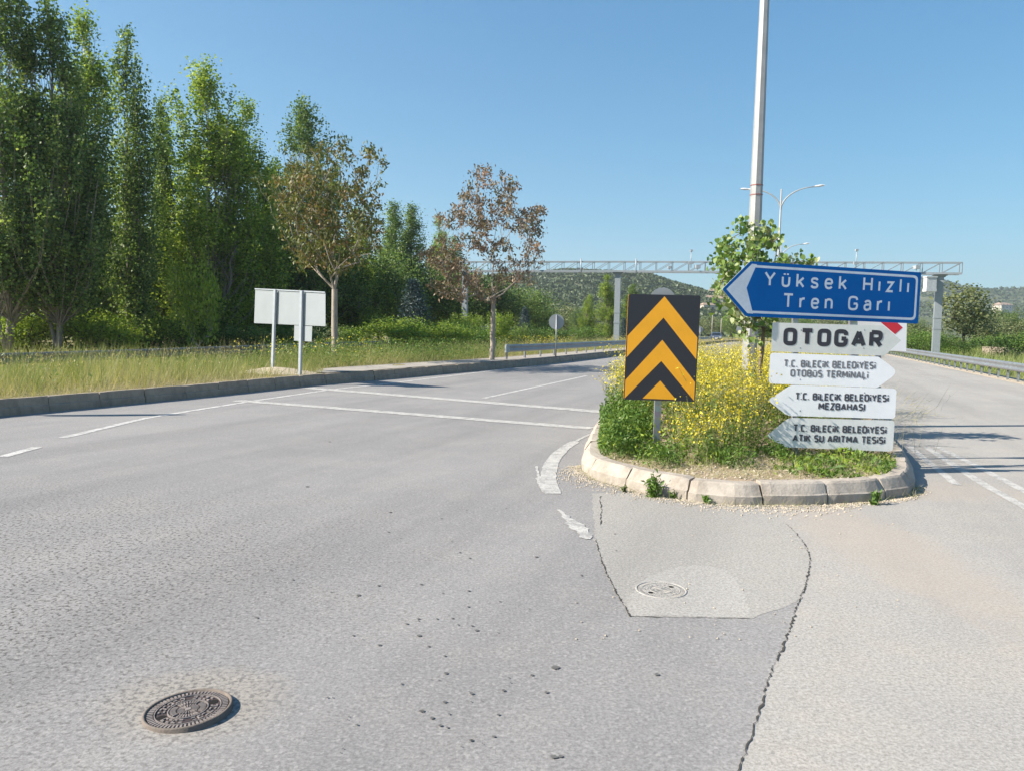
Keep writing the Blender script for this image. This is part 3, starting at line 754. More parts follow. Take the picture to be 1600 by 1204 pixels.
# bushes
bu_dark_first = True
bu = [make_round('bush', 213, 2.4, 1.8, .12, 120, 55, .09, M['leaf_poplar_dark'], M['bark_dark'], .25, .3, .04),
      make_round('bush', 211, 2.4, 1.8, .12, 130, 60, .09, M['leaf_bright'], M['bark_dark'], .25, .3, .04),
      make_round('bush', 212, 2.4, 1.8, .12, 120, 55, .09, M['leaf_weed'], M['bark_dark'], .25, .3, .04)]
for i, (k_, px, dist, top, wd, lab) in enumerate([(1, 8, 35, 488, 1.5, 'sunny bramble bush under the leftmost poplars'), (1, 60, 35, 482, 1.4, 'sunny bramble bush left of the pale poplar trunk'), (1, 130, 36, 486, 1.6, 'sunny bramble bush right of the pale poplar trunk'),
        (1, 178, 38, 494, 1.3, 'green bush at the foot of the leaning poplar'), (1, 240, 40, 492, 1.4, 'leafy bush between the leaning poplar and the sapling'), (2, 300, 41, 500, 1.3, 'green bush under the bright sapling'),
        (0, 360, 42, 508, 1.4, 'green bush at the foot of the dense poplar'), (2, 420, 44, 512, 1.4, 'leafy bush seen under the blank roadside board'), (0, 470, 46, 510, 1.4, 'green bush behind the right post of the blank board'),
        (2, 545, 50, 512, 1.4, 'leafy bush right of the first rusty tree trunk'), (1, 625, 50, 497, 1.7, 'large rounded hedge bush left of the blue conifer'), (0, 660, 52, 502, 1.4, 'green bush in front of the blue conifer'), (1, 700, 50, 506, 1.4, 'sunny hedge bush right of the blue conifer'),
        (2, 745, 52, 510, 1.3, 'green bush at the foot of the left gantry post'), (0, 800, 56, 508, 1.3, 'green bush behind the second rusty tree'), (2, 840, 60, 510, 1.3, 'leafy bush left of the round sign'), (2, 900, 75, 510, 1.4, 'green bush right of the round sign'), (0, 1005, 90, 512, 1.4, 'green bush beside the middle gantry post')]):
    put(bu[k_], px, dist, top, 2.4, lab, 'bushes behind the left verge', wd, cat='bush')
for px, dist, top, wd in [(1425, 66, 517, 1.8), (1460, 64, 522, 1.6), (1490, 60, 528, 1.4), (1545, 75, 524, 1.6), (1590, 70, 522, 1.6), (1630, 60, 520, 1.6)]:
    put(bu[2], px, dist, top, 2.4, 'low green bush beyond the right guardrail', 'bushes beyond the right guardrail', wd, cat='bush')
# blue conifer
def conifer():
    q = np.random.default_rng(77); root = empty('blue_conifer', (0, 0, 0)); m = MB(); m.tube([(0, 0, 0), (0, 0, 2.), (0, 0, 3.9)], [.09, .06, .01], 6); cs = []
    for i in range(150):
        t = (i + q.random()) / 150; z = .5 + 3.5 * t; r = 1.05 * (1 - t) ** .8 + .05; a = i * 2.4; L = r * q.uniform(.7, 1.1)
        m.tube([(0, 0, z), (math.cos(a) * L, math.sin(a) * L, z + .15 * L)], [.012, .005], 4, 0, False)
        for f in (.4, .7, 1.): cs.append((math.cos(a) * L * f, math.sin(a) * L * f, z + .15 * L * f))
    m.build('trunk', M['bark_dark'], root); c = clumps(cs, 14, .13, q)
    leaf_obj('crown', c, q.uniform(.1, .2, len(c)), q.normal(.45, .2, len(c)), M['leaf_blue'], root, LANCE, seed=4); return root
cf = conifer(); put(cf, 645, 56, 440, 4.0, 'blue grey conifer in front of the dark trees', None, 1.2)
cf2 = put(cf, 972, 80, 498, 4.0, 'small blue grey conifer at the middle gantry post', None, .9)
put(cf, 818, 84, 482, 4.0, 'small blue grey conifer left of the round sign', None, 1.0)

# ---- the two rusty street trees
def street_tree(label, base, px_targets, dist, mat, seed, fork_py, n_extra, lpc, sig, leaf, trunk_px, tr):
    """px_targets: (px, py, spread) lobes of the crown as they lie in the photo, given depth here"""
    q = np.random.default_rng(seed); root = empty('street_tree', base, 0, label, 'tree', 'rusty leaved trees on the verge')
    T = []
    for px, py, sp, n in px_targets:
        c = atd(px, py, dist) - Vector(base)
        for _ in range(int(n * 2.1)):
            d = q.normal(size=3); d /= np.linalg.norm(d); r = q.random() ** .4 * sp / F * dist
            T.append(np.array(c) + d * r * np.array([1, 1, .9]) + np.array([0, q.normal(0, .9), 0]))
    fk = atd(trunk_px[1], fork_py, dist) - Vector(base); n = 7
    trunk = [tuple(Vector((0, 0, 0)).lerp(fk, i / n) + Vector((q.normal(0, .012), q.normal(0, .012), 0)) * (i > 0)) for i in range(n + 1)]
    top = atd(trunk_px[2][0], trunk_px[2][1], dist) - Vector(base)
    trunk += [tuple(fk.lerp(top, i / 6) + Vector((q.normal(0, .05), q.normal(0, .05), 0))) for i in range(1, 7)]
    nodes, par, rad, tips = grow(trunk, T, .007, .4, .25, 2.25, tr, seed, .8)
    tree_parts(root, nodes, par, rad, M['bark_street'])
    n_t = len(T); tn = q.normal(.42, .24, n_t); c = clumps(T, lpc, sig, q, .75)
    t = np.repeat(tn, lpc) + q.normal(0, .16, len(c))
    leaf_obj('crown', c, q.uniform(leaf * .7, leaf * 1.3, len(c)), t, mat, root, LANCE, u=(0, 0, -.9), ujit=.8, width=np.full(len(c), leaf * 1.5), seed=seed)
    return root
b1 = atd(523, 560, 28); b1.z = .25
street_tree('first rusty green tree beside the blank board, its pale trunk forking low', b1,
    [(540, 235, 18, 5), (585, 250, 14, 5), (570, 275, 15, 5), (510, 250, 24, 7), (470, 262, 22, 8), (450, 290, 20, 8), (495, 290, 34, 16), (540, 300, 32, 14), (575, 315, 22, 9), (455, 330, 24, 12), (500, 340, 36, 20), (550, 350, 34, 16),
     (585, 355, 20, 7), (470, 375, 28, 12), (515, 385, 32, 15), (560, 390, 26, 10), (480, 410, 20, 7), (530, 415, 22, 7)], 28, M['leaf_rust'], 301, 452, 0, 21, .13, .15, (523, 523, (518, 300)), .13)
b2 = atd(769, 560, 31); b2.z = .25
street_tree('second tree with browned pinkish leaves standing just before the guardrail end', b2,
    [(755, 280, 18, 7), (795, 285, 17, 6), (740, 310, 20, 7), (780, 318, 24, 9), (720, 335, 20, 7), (700, 345, 14, 4), (755, 345, 26, 9), (800, 345, 26, 9), (838, 335, 15, 7), (825, 360, 22, 8), (830, 395, 20, 7), (770, 378, 30, 10), (735, 375, 24, 7),
     (700, 395, 22, 8), (675, 405, 18, 7), (715, 425, 28, 10), (690, 445, 18, 7), (740, 440, 26, 8), (790, 420, 28, 9), (815, 440, 18, 5), (760, 458, 20, 5), (720, 460, 14, 4)], 31, M['leaf_brown'], 302, 470, 0, 21, .125, .15, (769, 771, (768, 300)), .12)

# ---- young linden on the island
def sapling():
    q = np.random.default_rng(311); D = 11.4; base = atd(1184, 640, D); base.z = IH - .03
    root = empty('linden_sapling', base, 0, 'young linden with big pale leaves growing behind the blue arrow sign', 'tree')
    lobes = [(1160, 352, 14, 5), (1185, 362, 20, 9), (1145, 385, 18, 8), (1175, 395, 26, 14), (1205, 380, 16, 7), (1125, 410, 16, 9), (1155, 425, 28, 15), (1195, 420, 26, 12), (1225, 408, 12, 3), (1262, 410, 10, 3), (1245, 412, 9, 2), (1130, 450, 20, 9),
             (1165, 460, 30, 14), (1145, 490, 20, 9), (1185, 490, 24, 9), (1205, 512, 16, 6), (1170, 515, 16, 6)]
    T = []
    for px, py, sp, n in lobes:
        c = atd(px, py, D) - base
        for _ in range(n):
            d = q.normal(size=3); d /= np.linalg.norm(d); T.append(np.array(c) + d * q.random() ** .5 * sp / F * D * np.array([1, 1, 1]) + np.array([0, q.normal(0, .14), 0]))
    pth = [(1184, 640), (1187, 580), (1193, 530), (1192, 490), (1186, 450), (1180, 410), (1176, 370)]
    trunk = [(0, 0, 0)] + [tuple(atd(x, y, D) - base) for x, y in pth[1:]]
    trunk = [tuple(p) for p in smooth_path(trunk, 1)]
    nodes, par, rad, tips = grow(trunk, T, .005, .15, .4, 2.4, .033, 3)
    tree_parts(root, nodes, par, rad, M['bark_sapling'])
    n = 12; tn = q.normal(.46, .27, len(T)); c = clumps(T, n, .065, q, .9); t = np.repeat(tn, n) + q.normal(0, .15, len(c))
    leaf_obj('crown', c, q.uniform(.045, .09, len(c)), t, M['leaf_linden'], root, HEART, u=(0, 0, -.8), ujit=.7, fold=.25, seed=9)
sapling()

# ================================================================== GRASS AND FLOWERS
def along(path, q, n, o0, o1, pw=1.0, smin=0., smax=1.):
    P = resample(path, .5); k = len(P); s = smin + (smax - smin) * q.random(n) ** pw; i = np.clip((s * (k - 1)).astype(int), 0, k - 2); f = s * (k - 1) - i
    A = np.array([p[:] for p in P]); a = A[i]; b_ = A[i + 1]; t = b_ - a; t /= np.linalg.norm(t, axis=1, keepdims=True) + 1e-9
    p = a + (b_ - a) * f[:, None]; o = q.uniform(o0, o1, n) if not hasattr(o0, '__len__') else o0
    return p + np.stack([-t[:, 1], t[:, 0], 0 * s], -1) * o[:, None], o
vis = [p for p in KL if 2 < p.y < 112]
def zver(o): return np.interp(o, [.14, .6, 2, 3.5, 5.5, 7, 9, 13], [.255, .262, .27, .28, .27, .16, .02, -.03])
def grass(name, n, o0, o1, hmin, hmax, wd, mat, tone, seed, pw=1.6, keep=None, smin=0., smax=1.):
    q = np.random.default_rng(seed); p, o = along(vis, q, n, o0, o1, pw, smin, smax)
    p[:, 2] = zver(o) - .02
    if keep is not None:
        kk = keep(p, o, q); p, o = p[kk], o[kk]
    n = len(p); cl = np.sin(p[:, 0] * 1.7) * np.cos(p[:, 1] * 1.3) * .5 + np.sin(p[:, 0] * .6 + p[:, 1] * .4) * .5
    c2_ = np.sin(p[:, 0] * 5.1 + 2) * np.sin(p[:, 1] * 3.7) 
    h = q.uniform(hmin, hmax, n) * (1 + .35 * cl + .3 * c2_)
    t = tone(o, q, n) + .38 * cl - .28 * c2_
    leaf_obj(name, p, h, t, mat, None, BLADE, u=(.12, 0, 1.), ujit=.36, width=wd * q.uniform(.6, 1.4, n), fold=0, seed=seed, kind='stuff')
nopave = lambda p, o, q: (o > np.where(p[:, 1] > at(470, 600).y, np.clip((p[:, 1] - at(470, 600).y) * .7, .2, 1.8), .2)) & (np.hypot(p[:, 0] - at(428, 581, .26).x, (p[:, 1] - at(428, 581, .26).y) * .7) > .75)
grass('verge_grass', 120000, .2, 7.2, .12, .36, .008, M['grass'], lambda o, q, n: .68 - .09 * o + q.normal(0, .28, n), 61, 1.5, nopave)
grass('verge_grass', 52000, .8, 6.6, .25, .62, .009, M['grass_green'], lambda o, q, n: .62 - .05 * o + q.normal(0, .28, n), 62, 1.4, nopave)
grass('verge_grass', 16000, 8, 24, .3, .8, .03, M['grass_green'], lambda o, q, n: .5 + q.normal(0, .2, n), 63, 1.3)
# seed heads and little flowers above the verge
q = np.random.default_rng(64); p, o = along(vis, q, 16000, .6, 7, 1.5); p[:, 2] = zver(o) + q.uniform(.25, .62, 16000); kk = nopave(p, o, q)
leaf_obj('verge_seed_heads', p[kk], q.uniform(.03, .07, kk.sum()), q.uniform(.5, 1, kk.sum()), M['grass'], None, LANCE, u=(0, 0, 1), ujit=.4, seed=64, kind='stuff')
p, o = along(vis, q, 2600, 2, 6.5, 1., .17, .62); p[:, 2] = zver(o) + q.uniform(.4, .9, 2600); kk = nopave(p, o, q) & (np.sin(p[:, 1] * .35) + np.sin(p[:, 0] * .8) > .3)
leaf_obj('verge_wildflowers', p[kk], q.uniform(.03, .06, kk.sum()), q.uniform(.2, 1, kk.sum()), M['petal'], None, RH_WIDE, seed=65, kind='stuff')
# leafy weeds on the verge in front of the second rusty tree
p, o = along(vis, q, 9000, 1.9, 5.5, 1., .185, .30); p[:, 2] = zver(o) + q.random(9000) ** 1.3 * (.45 + .4 * np.abs(np.sin(p[:, 1] * 1.1 + p[:, 0])))
leaf_obj('verge_weeds', p, q.uniform(.06, .12, 9000), q.normal(.5, .22, 9000), M['leaf_weed'], None, LANCE, u=(0, 0, .5), seed=66, kind='stuff')
p, o = along(vis, q, 9000, .5, 6.8, 1.3); cl_ = np.sin(p[:, 0] * 2.3 + 1) * np.sin(p[:, 1] * 1.9); kk = nopave(p, o, q) & (cl_ > .35); p = p[kk]; p[:, 2] = zver(o[kk]) + q.random(kk.sum()) * .5
leaf_obj('verge_weeds', p, q.uniform(.05, .12, len(p)), q.normal(.5, .3, len(p)), M['leaf_weed'], None, LANCE, u=(0, 0, .6), seed=68, kind='stuff')
p, o = along(vis, q, 5000, .3, 6.5, 1.3); kk = nopave(p, o, q); p = p[kk]; p[:, 2] = zver(o[kk])
leaf_obj('verge_dry_stalks', p, q.uniform(.4, 1.0, len(p)), q.uniform(.75, 1.2, len(p)), M['grass'], None, BLADE, u=(.15, 0, 1.), ujit=.25, width=np.full(len(p), .006), fold=0, seed=69, kind='stuff')
# right bank
q = np.random.default_rng(67); n = 24000; p, o = along(GR, q, n, -26, -.9, 1.3); p[:, 2] = -.1
leaf_obj('bank_grass', p, q.uniform(.3, .7, n), q.normal(.45, .2, n), M['grass_green'], None, BLADE, u=(.1, 0, 1), ujit=.25, width=q.uniform(.015, .05, n), fold=0, seed=67, kind='stuff')

# mustard on the island
SGN = 8.6
def mustard(n, dmin, dmax, hmin, hmax, seed, xf=None, fl=26, name='mustard_flowers', sten=7, spread=.34):
    q = np.random.default_rng(seed); Y = dmin + (dmax - dmin) * q.random(n * 5) ** 1.35; X = q.uniform(0, 24, n * 5)
    ok = inside(X, Y, ISO)
    if xf: ok &= xf(X, Y)
    X, Y = X[ok][:n], Y[ok][:n]; n = len(X)
    H = q.uniform(hmin, hmax, n)
    sv, sl_, fc, lc, lt = [], [], [], [], []
    segs = []
    for x, y, h in zip(X, Y, H):
        for _ in range(sten):
            a = q.uniform(0, 6.28); sp = q.uniform(.05, spread) * h; hh = h * q.uniform(.6, 1.05)
            b0 = np.array([x + q.normal(0, .03), y + q.normal(0, .03), IH - .03]); e = b0 + np.array([math.cos(a) * sp, math.sin(a) * sp, hh]); md = (b0 + e) / 2 + np.array([-math.cos(a), -math.sin(a), .0]) * sp * .22
            segs += [(b0, md), (md, e)]
            for _ in range(2):
                f = q.uniform(.45, .9); s0 = md + (e - md) * f; e2 = s0 + np.array([q.normal(0, .09), q.normal(0, .09), q.uniform(.05, .2)]); segs.append((s0, e2)); 
                k = fl // (sten * 2) + 2
                fc += list(e2 + q.normal(0, 1, (k, 3)) * np.array([.03, .03, .035]))
            fc += list(e + q.normal(0, 1, (2, 3)) * np.array([.025, .025, .04]))
            for _ in range(5):
                f = q.uniform(0, .8); lc.append(b0 + (e - b0) * f + q.normal(0, .03, 3))
    A = np.array([s[0] for s in segs]); B = np.array([s[1] for s in segs]); d = B - A; L = np.linalg.norm(d, axis=1)
    leaf_obj(name + '_stems', A, L, q.normal(.5, .2, len(A)), M['stem'], None, BLADE, u=d / L[:, None] * 50, width=np.full(len(A), .0055), fold=0, seed=seed, kind='stuff')
    fc = np.array(fc); leaf_obj(name, fc, q.uniform(.014, .029, len(fc)), q.uniform(0, 1, len(fc)), M['petal'], None, RH_WIDE, seed=seed + 1, flat=.3, kind='stuff')
    lc = np.array(lc); leaf_obj(name + '_leaves', lc, q.uniform(.03, .085, len(lc)), q.normal(.5, .22, len(lc)), M['leaf_weed'], None, LANCE, u=(0, 0, .4), seed=seed + 2, kind='stuff')
lim = lambda X, Y: ((Y > 9.0) | ((X / Y * F + 800 > 1105) & (X / Y * F + 800 < 1185))) & (Y > 8.15 + np.abs(X / Y * F + 800 - 1130) * .003) & (X / Y * F + 800 < np.where(Y < 11.5, 1330, 1420)) & (X / Y * F + 800 > np.where(Y < 10.2, 1040, 955))
mustard(760, 8.1, 15.5, .7, 1.15, 70, lim)
mustard(420, 14, 46, .75, 1.15, 71, None, 34)
front = lambda X, Y: (X / Y * F + 800 > 1060) & (X / Y * F + 800 < 1185) & (Y > 7.9)
mustard(120, 7.75, 9.0, .35, .62, 72, front)

def weeds(name, n, poly_test, zmax, seed, leaf, mat, dmin, dmax, xr, tmpl=LANCE):
    q = np.random.default_rng(seed); Y = q.uniform(dmin, dmax, n * 8); X = q.uniform(xr[0], xr[1], n * 8); ok = inside(X, Y, ISO) & poly_test(X, Y, q); X, Y = X[ok][:n], Y[ok][:n]; n = len(X)
    bump_ = .55 + .45 * np.sin(X * 7 + 1) * np.cos(Y * 6)
    Z = IH - .02 + q.random(n) ** .9 * zmax * bump_
    leaf_obj(name, np.stack([X, Y, Z], -1), q.uniform(leaf * .6, leaf * 1.4, n), q.normal(.45, .22, n), mat, None, tmpl, u=(0, 0, .6), ujit=.8, seed=seed, kind='stuff')
PX = lambda X, Y: X / Y * F + 800
weeds('leafy_weeds', 9000, lambda X, Y, q: (PX(X, Y) < 1010 + 18 * np.sin(Y * 5)) & (Y < 11.5), .62, 80, .06, M['leaf_weed'], 8.2, 11.5, (.6, 3))
weeds('leafy_weeds', 3000, lambda X, Y, q: (np.sin(X * 9) + np.sin(X * 23 + Y * 9) * .6 > -.1) & (Y > 7.7) & (PX(X, Y) > 1000) & (PX(X, Y) < 1235), .26, 81, .05, M['leaf_weed'], 7.6, 8.8, (1, 5.4))
weeds('leafy_weeds', 1500, lambda X, Y, q: (np.sin(X * 8 + 2) + np.sin(X * 21) * .6 > -.3) & (PX(X, Y) > 1225), .14, 82, .065, M['leaf_weed'], 7.35, 8.8, (2.5, 5.6))
weeds('leafy_weeds', 900, lambda X, Y, q: (np.sin(X * 11) + np.sin(X * 27 + Y * 5) * .7 > .1) & (PX(X, Y) > 1215), .15, 83, .055, M['leaf_bright'], 7.4, 8.8, (2.5, 5.6))
weeds('leafy_weeds', 1600, lambda X, Y, q: (np.sin(X * 13 + 2) + np.sin(Y * 17 + X * 4) > .2) & (PX(X, Y) < np.where(Y < 8.8, 1150, 1235)), .5, 84, .05, M['leaf_bright'], 7.6, 10.5, (.8, 4))
# dry arching stems at the right of the sign stack
q = np.random.default_rng(85); segs = []; fl = []
for i in range(60):
    b0 = np.array([q.uniform(4.2, 5.0), q.uniform(8.8, 10.6), IH]); a = q.uniform(-.5, .9); L = q.uniform(.2, .62); hh = q.uniform(.3, .8)
    e = b0 + np.array([L * math.cos(a) * .8, L * math.sin(a) * .5, hh]); md = (b0 + e) / 2 + np.array([-.08, 0, .12]); segs += [(b0, md), (md, e)]
    for _ in range(7):
        s0 = b0 * .25 + md * .75 + (e - md) * q.random(); segs.append((s0, s0 + np.array([q.uniform(-.04, .17), q.normal(0, .08), q.uniform(-.03, .12)])))
    if i % 3 == 0: fl.append(e)
A = np.array([s[0] for s in segs]); B = np.array([s[1] for s in segs]); d = B - A; L = np.linalg.norm(d, axis=1)
leaf_obj('dry_stems', A, L, q.normal(1.1, .2, len(A)), M['stem'], None, BLADE, u=d / L[:, None] * 50, width=np.full(len(A), .0035), fold=0, seed=85, kind='stuff')
q = np.random.default_rng(87); n = 14000; X = q.uniform(.7, 5.2, n); Y = q.uniform(7.2, 9.2, n); ok = inside(X, Y, ISO); X, Y = X[ok], Y[ok]; n = len(X)
leaf_obj('dry_litter', np.stack([X, Y, np.full(n, IH - .02)], -1), q.uniform(.03, .17, n), q.uniform(.6, 1.3, n), M['stem'], None, BLADE, u=(.1, 0, .35), ujit=1., width=np.full(n, .0035), fold=0, seed=87, kind='stuff')
P = resample([Vector(p) for p in IF], .02); n = 700; i = q.integers(0, len(P), n)
leaf_obj('dry_litter', np.array([(P[k].x + q.normal(0, .05), P[k].y - abs(q.normal(0, .07)) - .01, .012) for k in i]), q.uniform(.03, .10, n), q.uniform(.4, 1.3, n), M['stem'], None, BLADE, u=(.1, 0, .3), ujit=1., width=np.full(n, .004), fold=0, seed=88, kind='stuff')
# gravel and litter along the island kerb
def pebbles(name, pts, smin, smax, mat, seed):
    q = np.random.default_rng(seed); m = MB()
    for p in pts:
        s = q.uniform(smin, smax) ; vs = []
        base_ = [(1, 0, 0), (-1, 0, 0), (0, 1, 0), (0, -1, 0), (0, 0, .8), (0, 0, -.4)]
        a = q.uniform(0, 6.28); sx, sy = q.uniform(.6, 1.2, 2)
        for v in base_:
            x, y, z = v[0] * sx, v[1] * sy, v[2]; vs.append((p[0] + s * (x * math.cos(a) - y * math.sin(a)), p[1] + s * (x * math.sin(a) + y * math.cos(a)), p[2] + s * z))
        m.add(vs, [(0, 2, 4), (2, 1, 4), (1, 3, 4), (3, 0, 4), (2, 0, 5), (1, 2, 5), (3, 1, 5), (0, 3, 5)])
    return tag(m.build(name, mat), kind='stuff')
q = np.random.default_rng(90); P = resample([Vector(p) for p in smooth_path(IF, 1)], .05); pts = []
for _ in range(3200):
    i = q.integers(0, len(P) - 1); t = (P[i + 1] - P[i]).normalized(); o = -abs(q.normal(0, .05 + .12 * max(0, math.sin(i * .043) + .45 * math.sin(i * .13)))) - .004; n_ = Vector((-t.y, t.x, 0)); p = P[i] + n_ * o + t * q.uniform(-.06, .06); pts.append((p.x, p.y, .003))
pebbles('kerbside_gravel', pts, .004, .014, M['stone'], 91)
pts = []
while len(pts) < 1100:
    x, y = q.uniform(.8, 5), q.uniform(7.2, 9)
    if inside(np.array([x]), np.array([y]), ISO)[0]: pts.append((x, y, IH - .022))
pebbles('island_gravel', pts, .006, .022, M['stone'], 92)
pts = [tuple(at(q.uniform(900, 1420), q.uniform(800, 1000)) + Vector((0, 0, .004))) for _ in range(60)]
pebbles('road_grit', pts, .003, .010, M['stone'], 93)
# single weeds at the kerb
def kerb_weed(label, px, py, h, n, wd, seed, mat=None, sp=.5, z=0.0):
    q = np.random.default_rng(seed); b0 = at(px, py, z); root = empty('kerb_weed', b0, 0, label, 'weed', 'weeds sprouting at the island kerb'); segs = []; lc = []
    for i in range(max(3, n // 14)):
        a = q.uniform(0, 6.28); e = np.array([math.cos(a) * h * sp * q.random(), math.sin(a) * h * sp * q.random(), h * q.uniform(.5, 1)]); segs.append((np.zeros(3), e))
        for f in q.random(14): lc.append(e * (.1 + .9 * f) + q.normal(0, h * .09, 3))
    lc = np.array(lc); lc[:, 2] = np.maximum(lc[:, 2], .01)
    m = MB()
    for a, e in segs: m.tube([a, e], [.004, .002], 4, 0, False)
    m.build('stem', M['leaf_weed'], root); leaf_obj('leaves', lc, q.uniform(wd * .7, wd * 1.3, len(lc)), q.normal(.45, .2, len(lc)), mat or M['leaf_weed'], root, LANCE, u=(0, 0, .4), seed=seed)
kerb_weed('bushy green weed growing in the gutter below the chevron sign', 1021, 776, .22, 300, .05, 401)
kerb_weed('small weed in the gutter right of the bushy one', 1104, 786, .08, 90, .05, 402)
kerb_weed('broad leaved weed at the kerb corner below the white signs', 1367, 788, .13, 60, .08, 403)
kerb_weed('low dry weed in the gutter left of the bushy one', 975, 768, .07, 60, .045, 404, M['leaf_olive'])
kerb_weed('thin weed against the kerb between the bushy one and the small one', 1052, 778, .09, 45, .04, 405)

# ================================================================== SIGNS
class Plane:
    """a sign plane through real points; local (u, v) in metres"""
    def __init__(s, pl, pr, dl, dr, top=None):
        a, b_ = atd(*pl, dl), atd(*pr, dr); s.o = (a + b_) / 2; s.u = (b_ - a).normalized()
        up = Vector((0, 0, 1))
        if top is not None:
            # v direction so that the projected left edge leans as in the photo
            d = atd(*top, dl) - a; up = d.normalized()
        s.v = (up - s.u * up.dot(s.u)).normalized(); s.n = s.u.cross(s.v).normalized()  # towards the camera
        if s.n.y > 0: s.n = -s.n
    def hit(s, px, py):
        d = ray(px, py); t = (s.o - CO).dot(s.n) / d.dot(s.n); return CO + d * t
    def loc(s, px, py):
        p = s.hit(px, py) - s.o; return (p.dot(s.u), p.dot(s.v))
    def pt(s, u, v, n=0.): return s.o + s.u * u + s.v * v + s.n * n
def round_poly(pts, r, n=5):
    out = []; N = len(pts)
    for i in range(N):
        p = Vector(pts[i]); a = Vector(pts[i - 1]); b_ = Vector(pts[(i + 1) % N]); ri = r[i] if hasattr(r, '__len__') else r
        if ri <= 0: out.append(tuple(p)); continue
        da = (a - p).normalized(); db = (b_ - p).normalized(); ang = da.angle(db); cut = min(ri / math.tan(ang / 2), (a - p).length * .45, (b_ - p).length * .45)
        s_, e = p + da * cut, p + db * cut
        for k in range(n + 1):
            f = k / n; out.append(tuple((1 - f) ** 2 * s_ + 2 * f * (1 - f) * p + f * f * e))
    return out
def panel(pl, poly, name, mats, parent, n0=0., thick=.004, base=Vector((0, 0, 0))):
    """flat plate: front face at n0 along the normal"""
    m = MB(); loop = [pl.pt(u, v, n0) - base for u, v in poly]
    area = sum(poly[i - 1][0] * poly[i][1] - poly[i][0] * poly[i - 1][1] for i in range(len(poly)))
    if (area < 0) != (pl.u.cross(pl.v).dot(pl.n) < 0): loop.reverse()
    mats = mats if isinstance(mats, (list, tuple)) else [mats]
    m.prism(loop, -pl.n * thick, 0, min(1, len(mats) - 1), min(1, len(mats) - 1)); return m.build(name, mats, parent)

# ---- stroke lettering (centre lines on a cap height of 1)
def cha(pts, it=2):
    if len(pts) < 5: return [Vector(p) for p in pts]
    return smooth_path([Vector((*p, 0)) for p in pts], it)
LOW = {
 'Y': (.70, [[(0, 1), (.35, .48), (.7, 1)], [(.35, .48), (.35, 0)]]), 'ü': (.5, [[(0, .72), (0, .3), (.02, .1), (.13, 0), (.37, 0), (.48, .1), (.5, .3), (.5, .72)], [(.13, .88), (.13, 1.0)], [(.37, .88), (.37, 1.0)]]),
 'k': (.5, [[(0, 1), (0, 0)], [(.47, .72), (.02, .27)], [(.17, .42), (.5, 0)]]), 's': (.46, [[(.44, .58), (.4, .69), (.23, .73), (.05, .69), (.0, .55), (.05, .43), (.23, .37), (.41, .31), (.46, .18), (.41, .04), (.23, -.01), (.05, .03), (.0, .15)]]),
 'e': (.5, [[(.02, .37), (.49, .37)], [(.49, .37), (.5, .55), (.42, .69), (.25, .73), (.08, .69), (0, .52), (0, .22), (.08, .04), (.25, -.01), (.42, .03), (.49, .14)]]),
 'H': (.62, [[(0, 0), (0, 1)], [(.62, 0), (.62, 1)], [(0, .5), (.62, .5)]]), 'ı': (.0, [[(0, .74), (0, 0)]]), 'z': (.48, [[(0, .72), (.46, .72), (.02, 0), (.48, 0)]]), 'l': (.0, [[(0, 1.02), (0, 0)]]),
 'T': (.7, [[(0, 1), (.7, 1)], [(.35, 1), (.35, 0)]]), 'r': (.32, [[(0, .74), (0, 0)], [(0, .42), (.04, .58), (.14, .69), (.24, .72), (.34, .71)]]),
 'n': (.5, [[(0, .74), (0, 0)], [(0, .45), (.04, .62), (.16, .72), (.32, .73), (.46, .66), (.5, .5), (.5, .25), (.5, 0)]]),
 'G': (.68, [[(.66, .76), (.62, .93), (.45, 1), (.22, 1), (.05, .92), (0, .72), (0, .28), (.05, .08), (.22, 0), (.45, 0), (.63, .07), (.67, .26), (.67, .46)], [(.68, .46), (.38, .46)]]),
 'a': (.48, [[(.04, .58), (.1, .69), (.25, .73), (.4, .69), (.47, .56), (.47, .3), (.47, 0)], [(.47, .43), (.3, .43), (.1, .41), (0, .3), (0, .12), (.09, 0), (.25, -.01), (.4, .05), (.47, .18)]]),
}
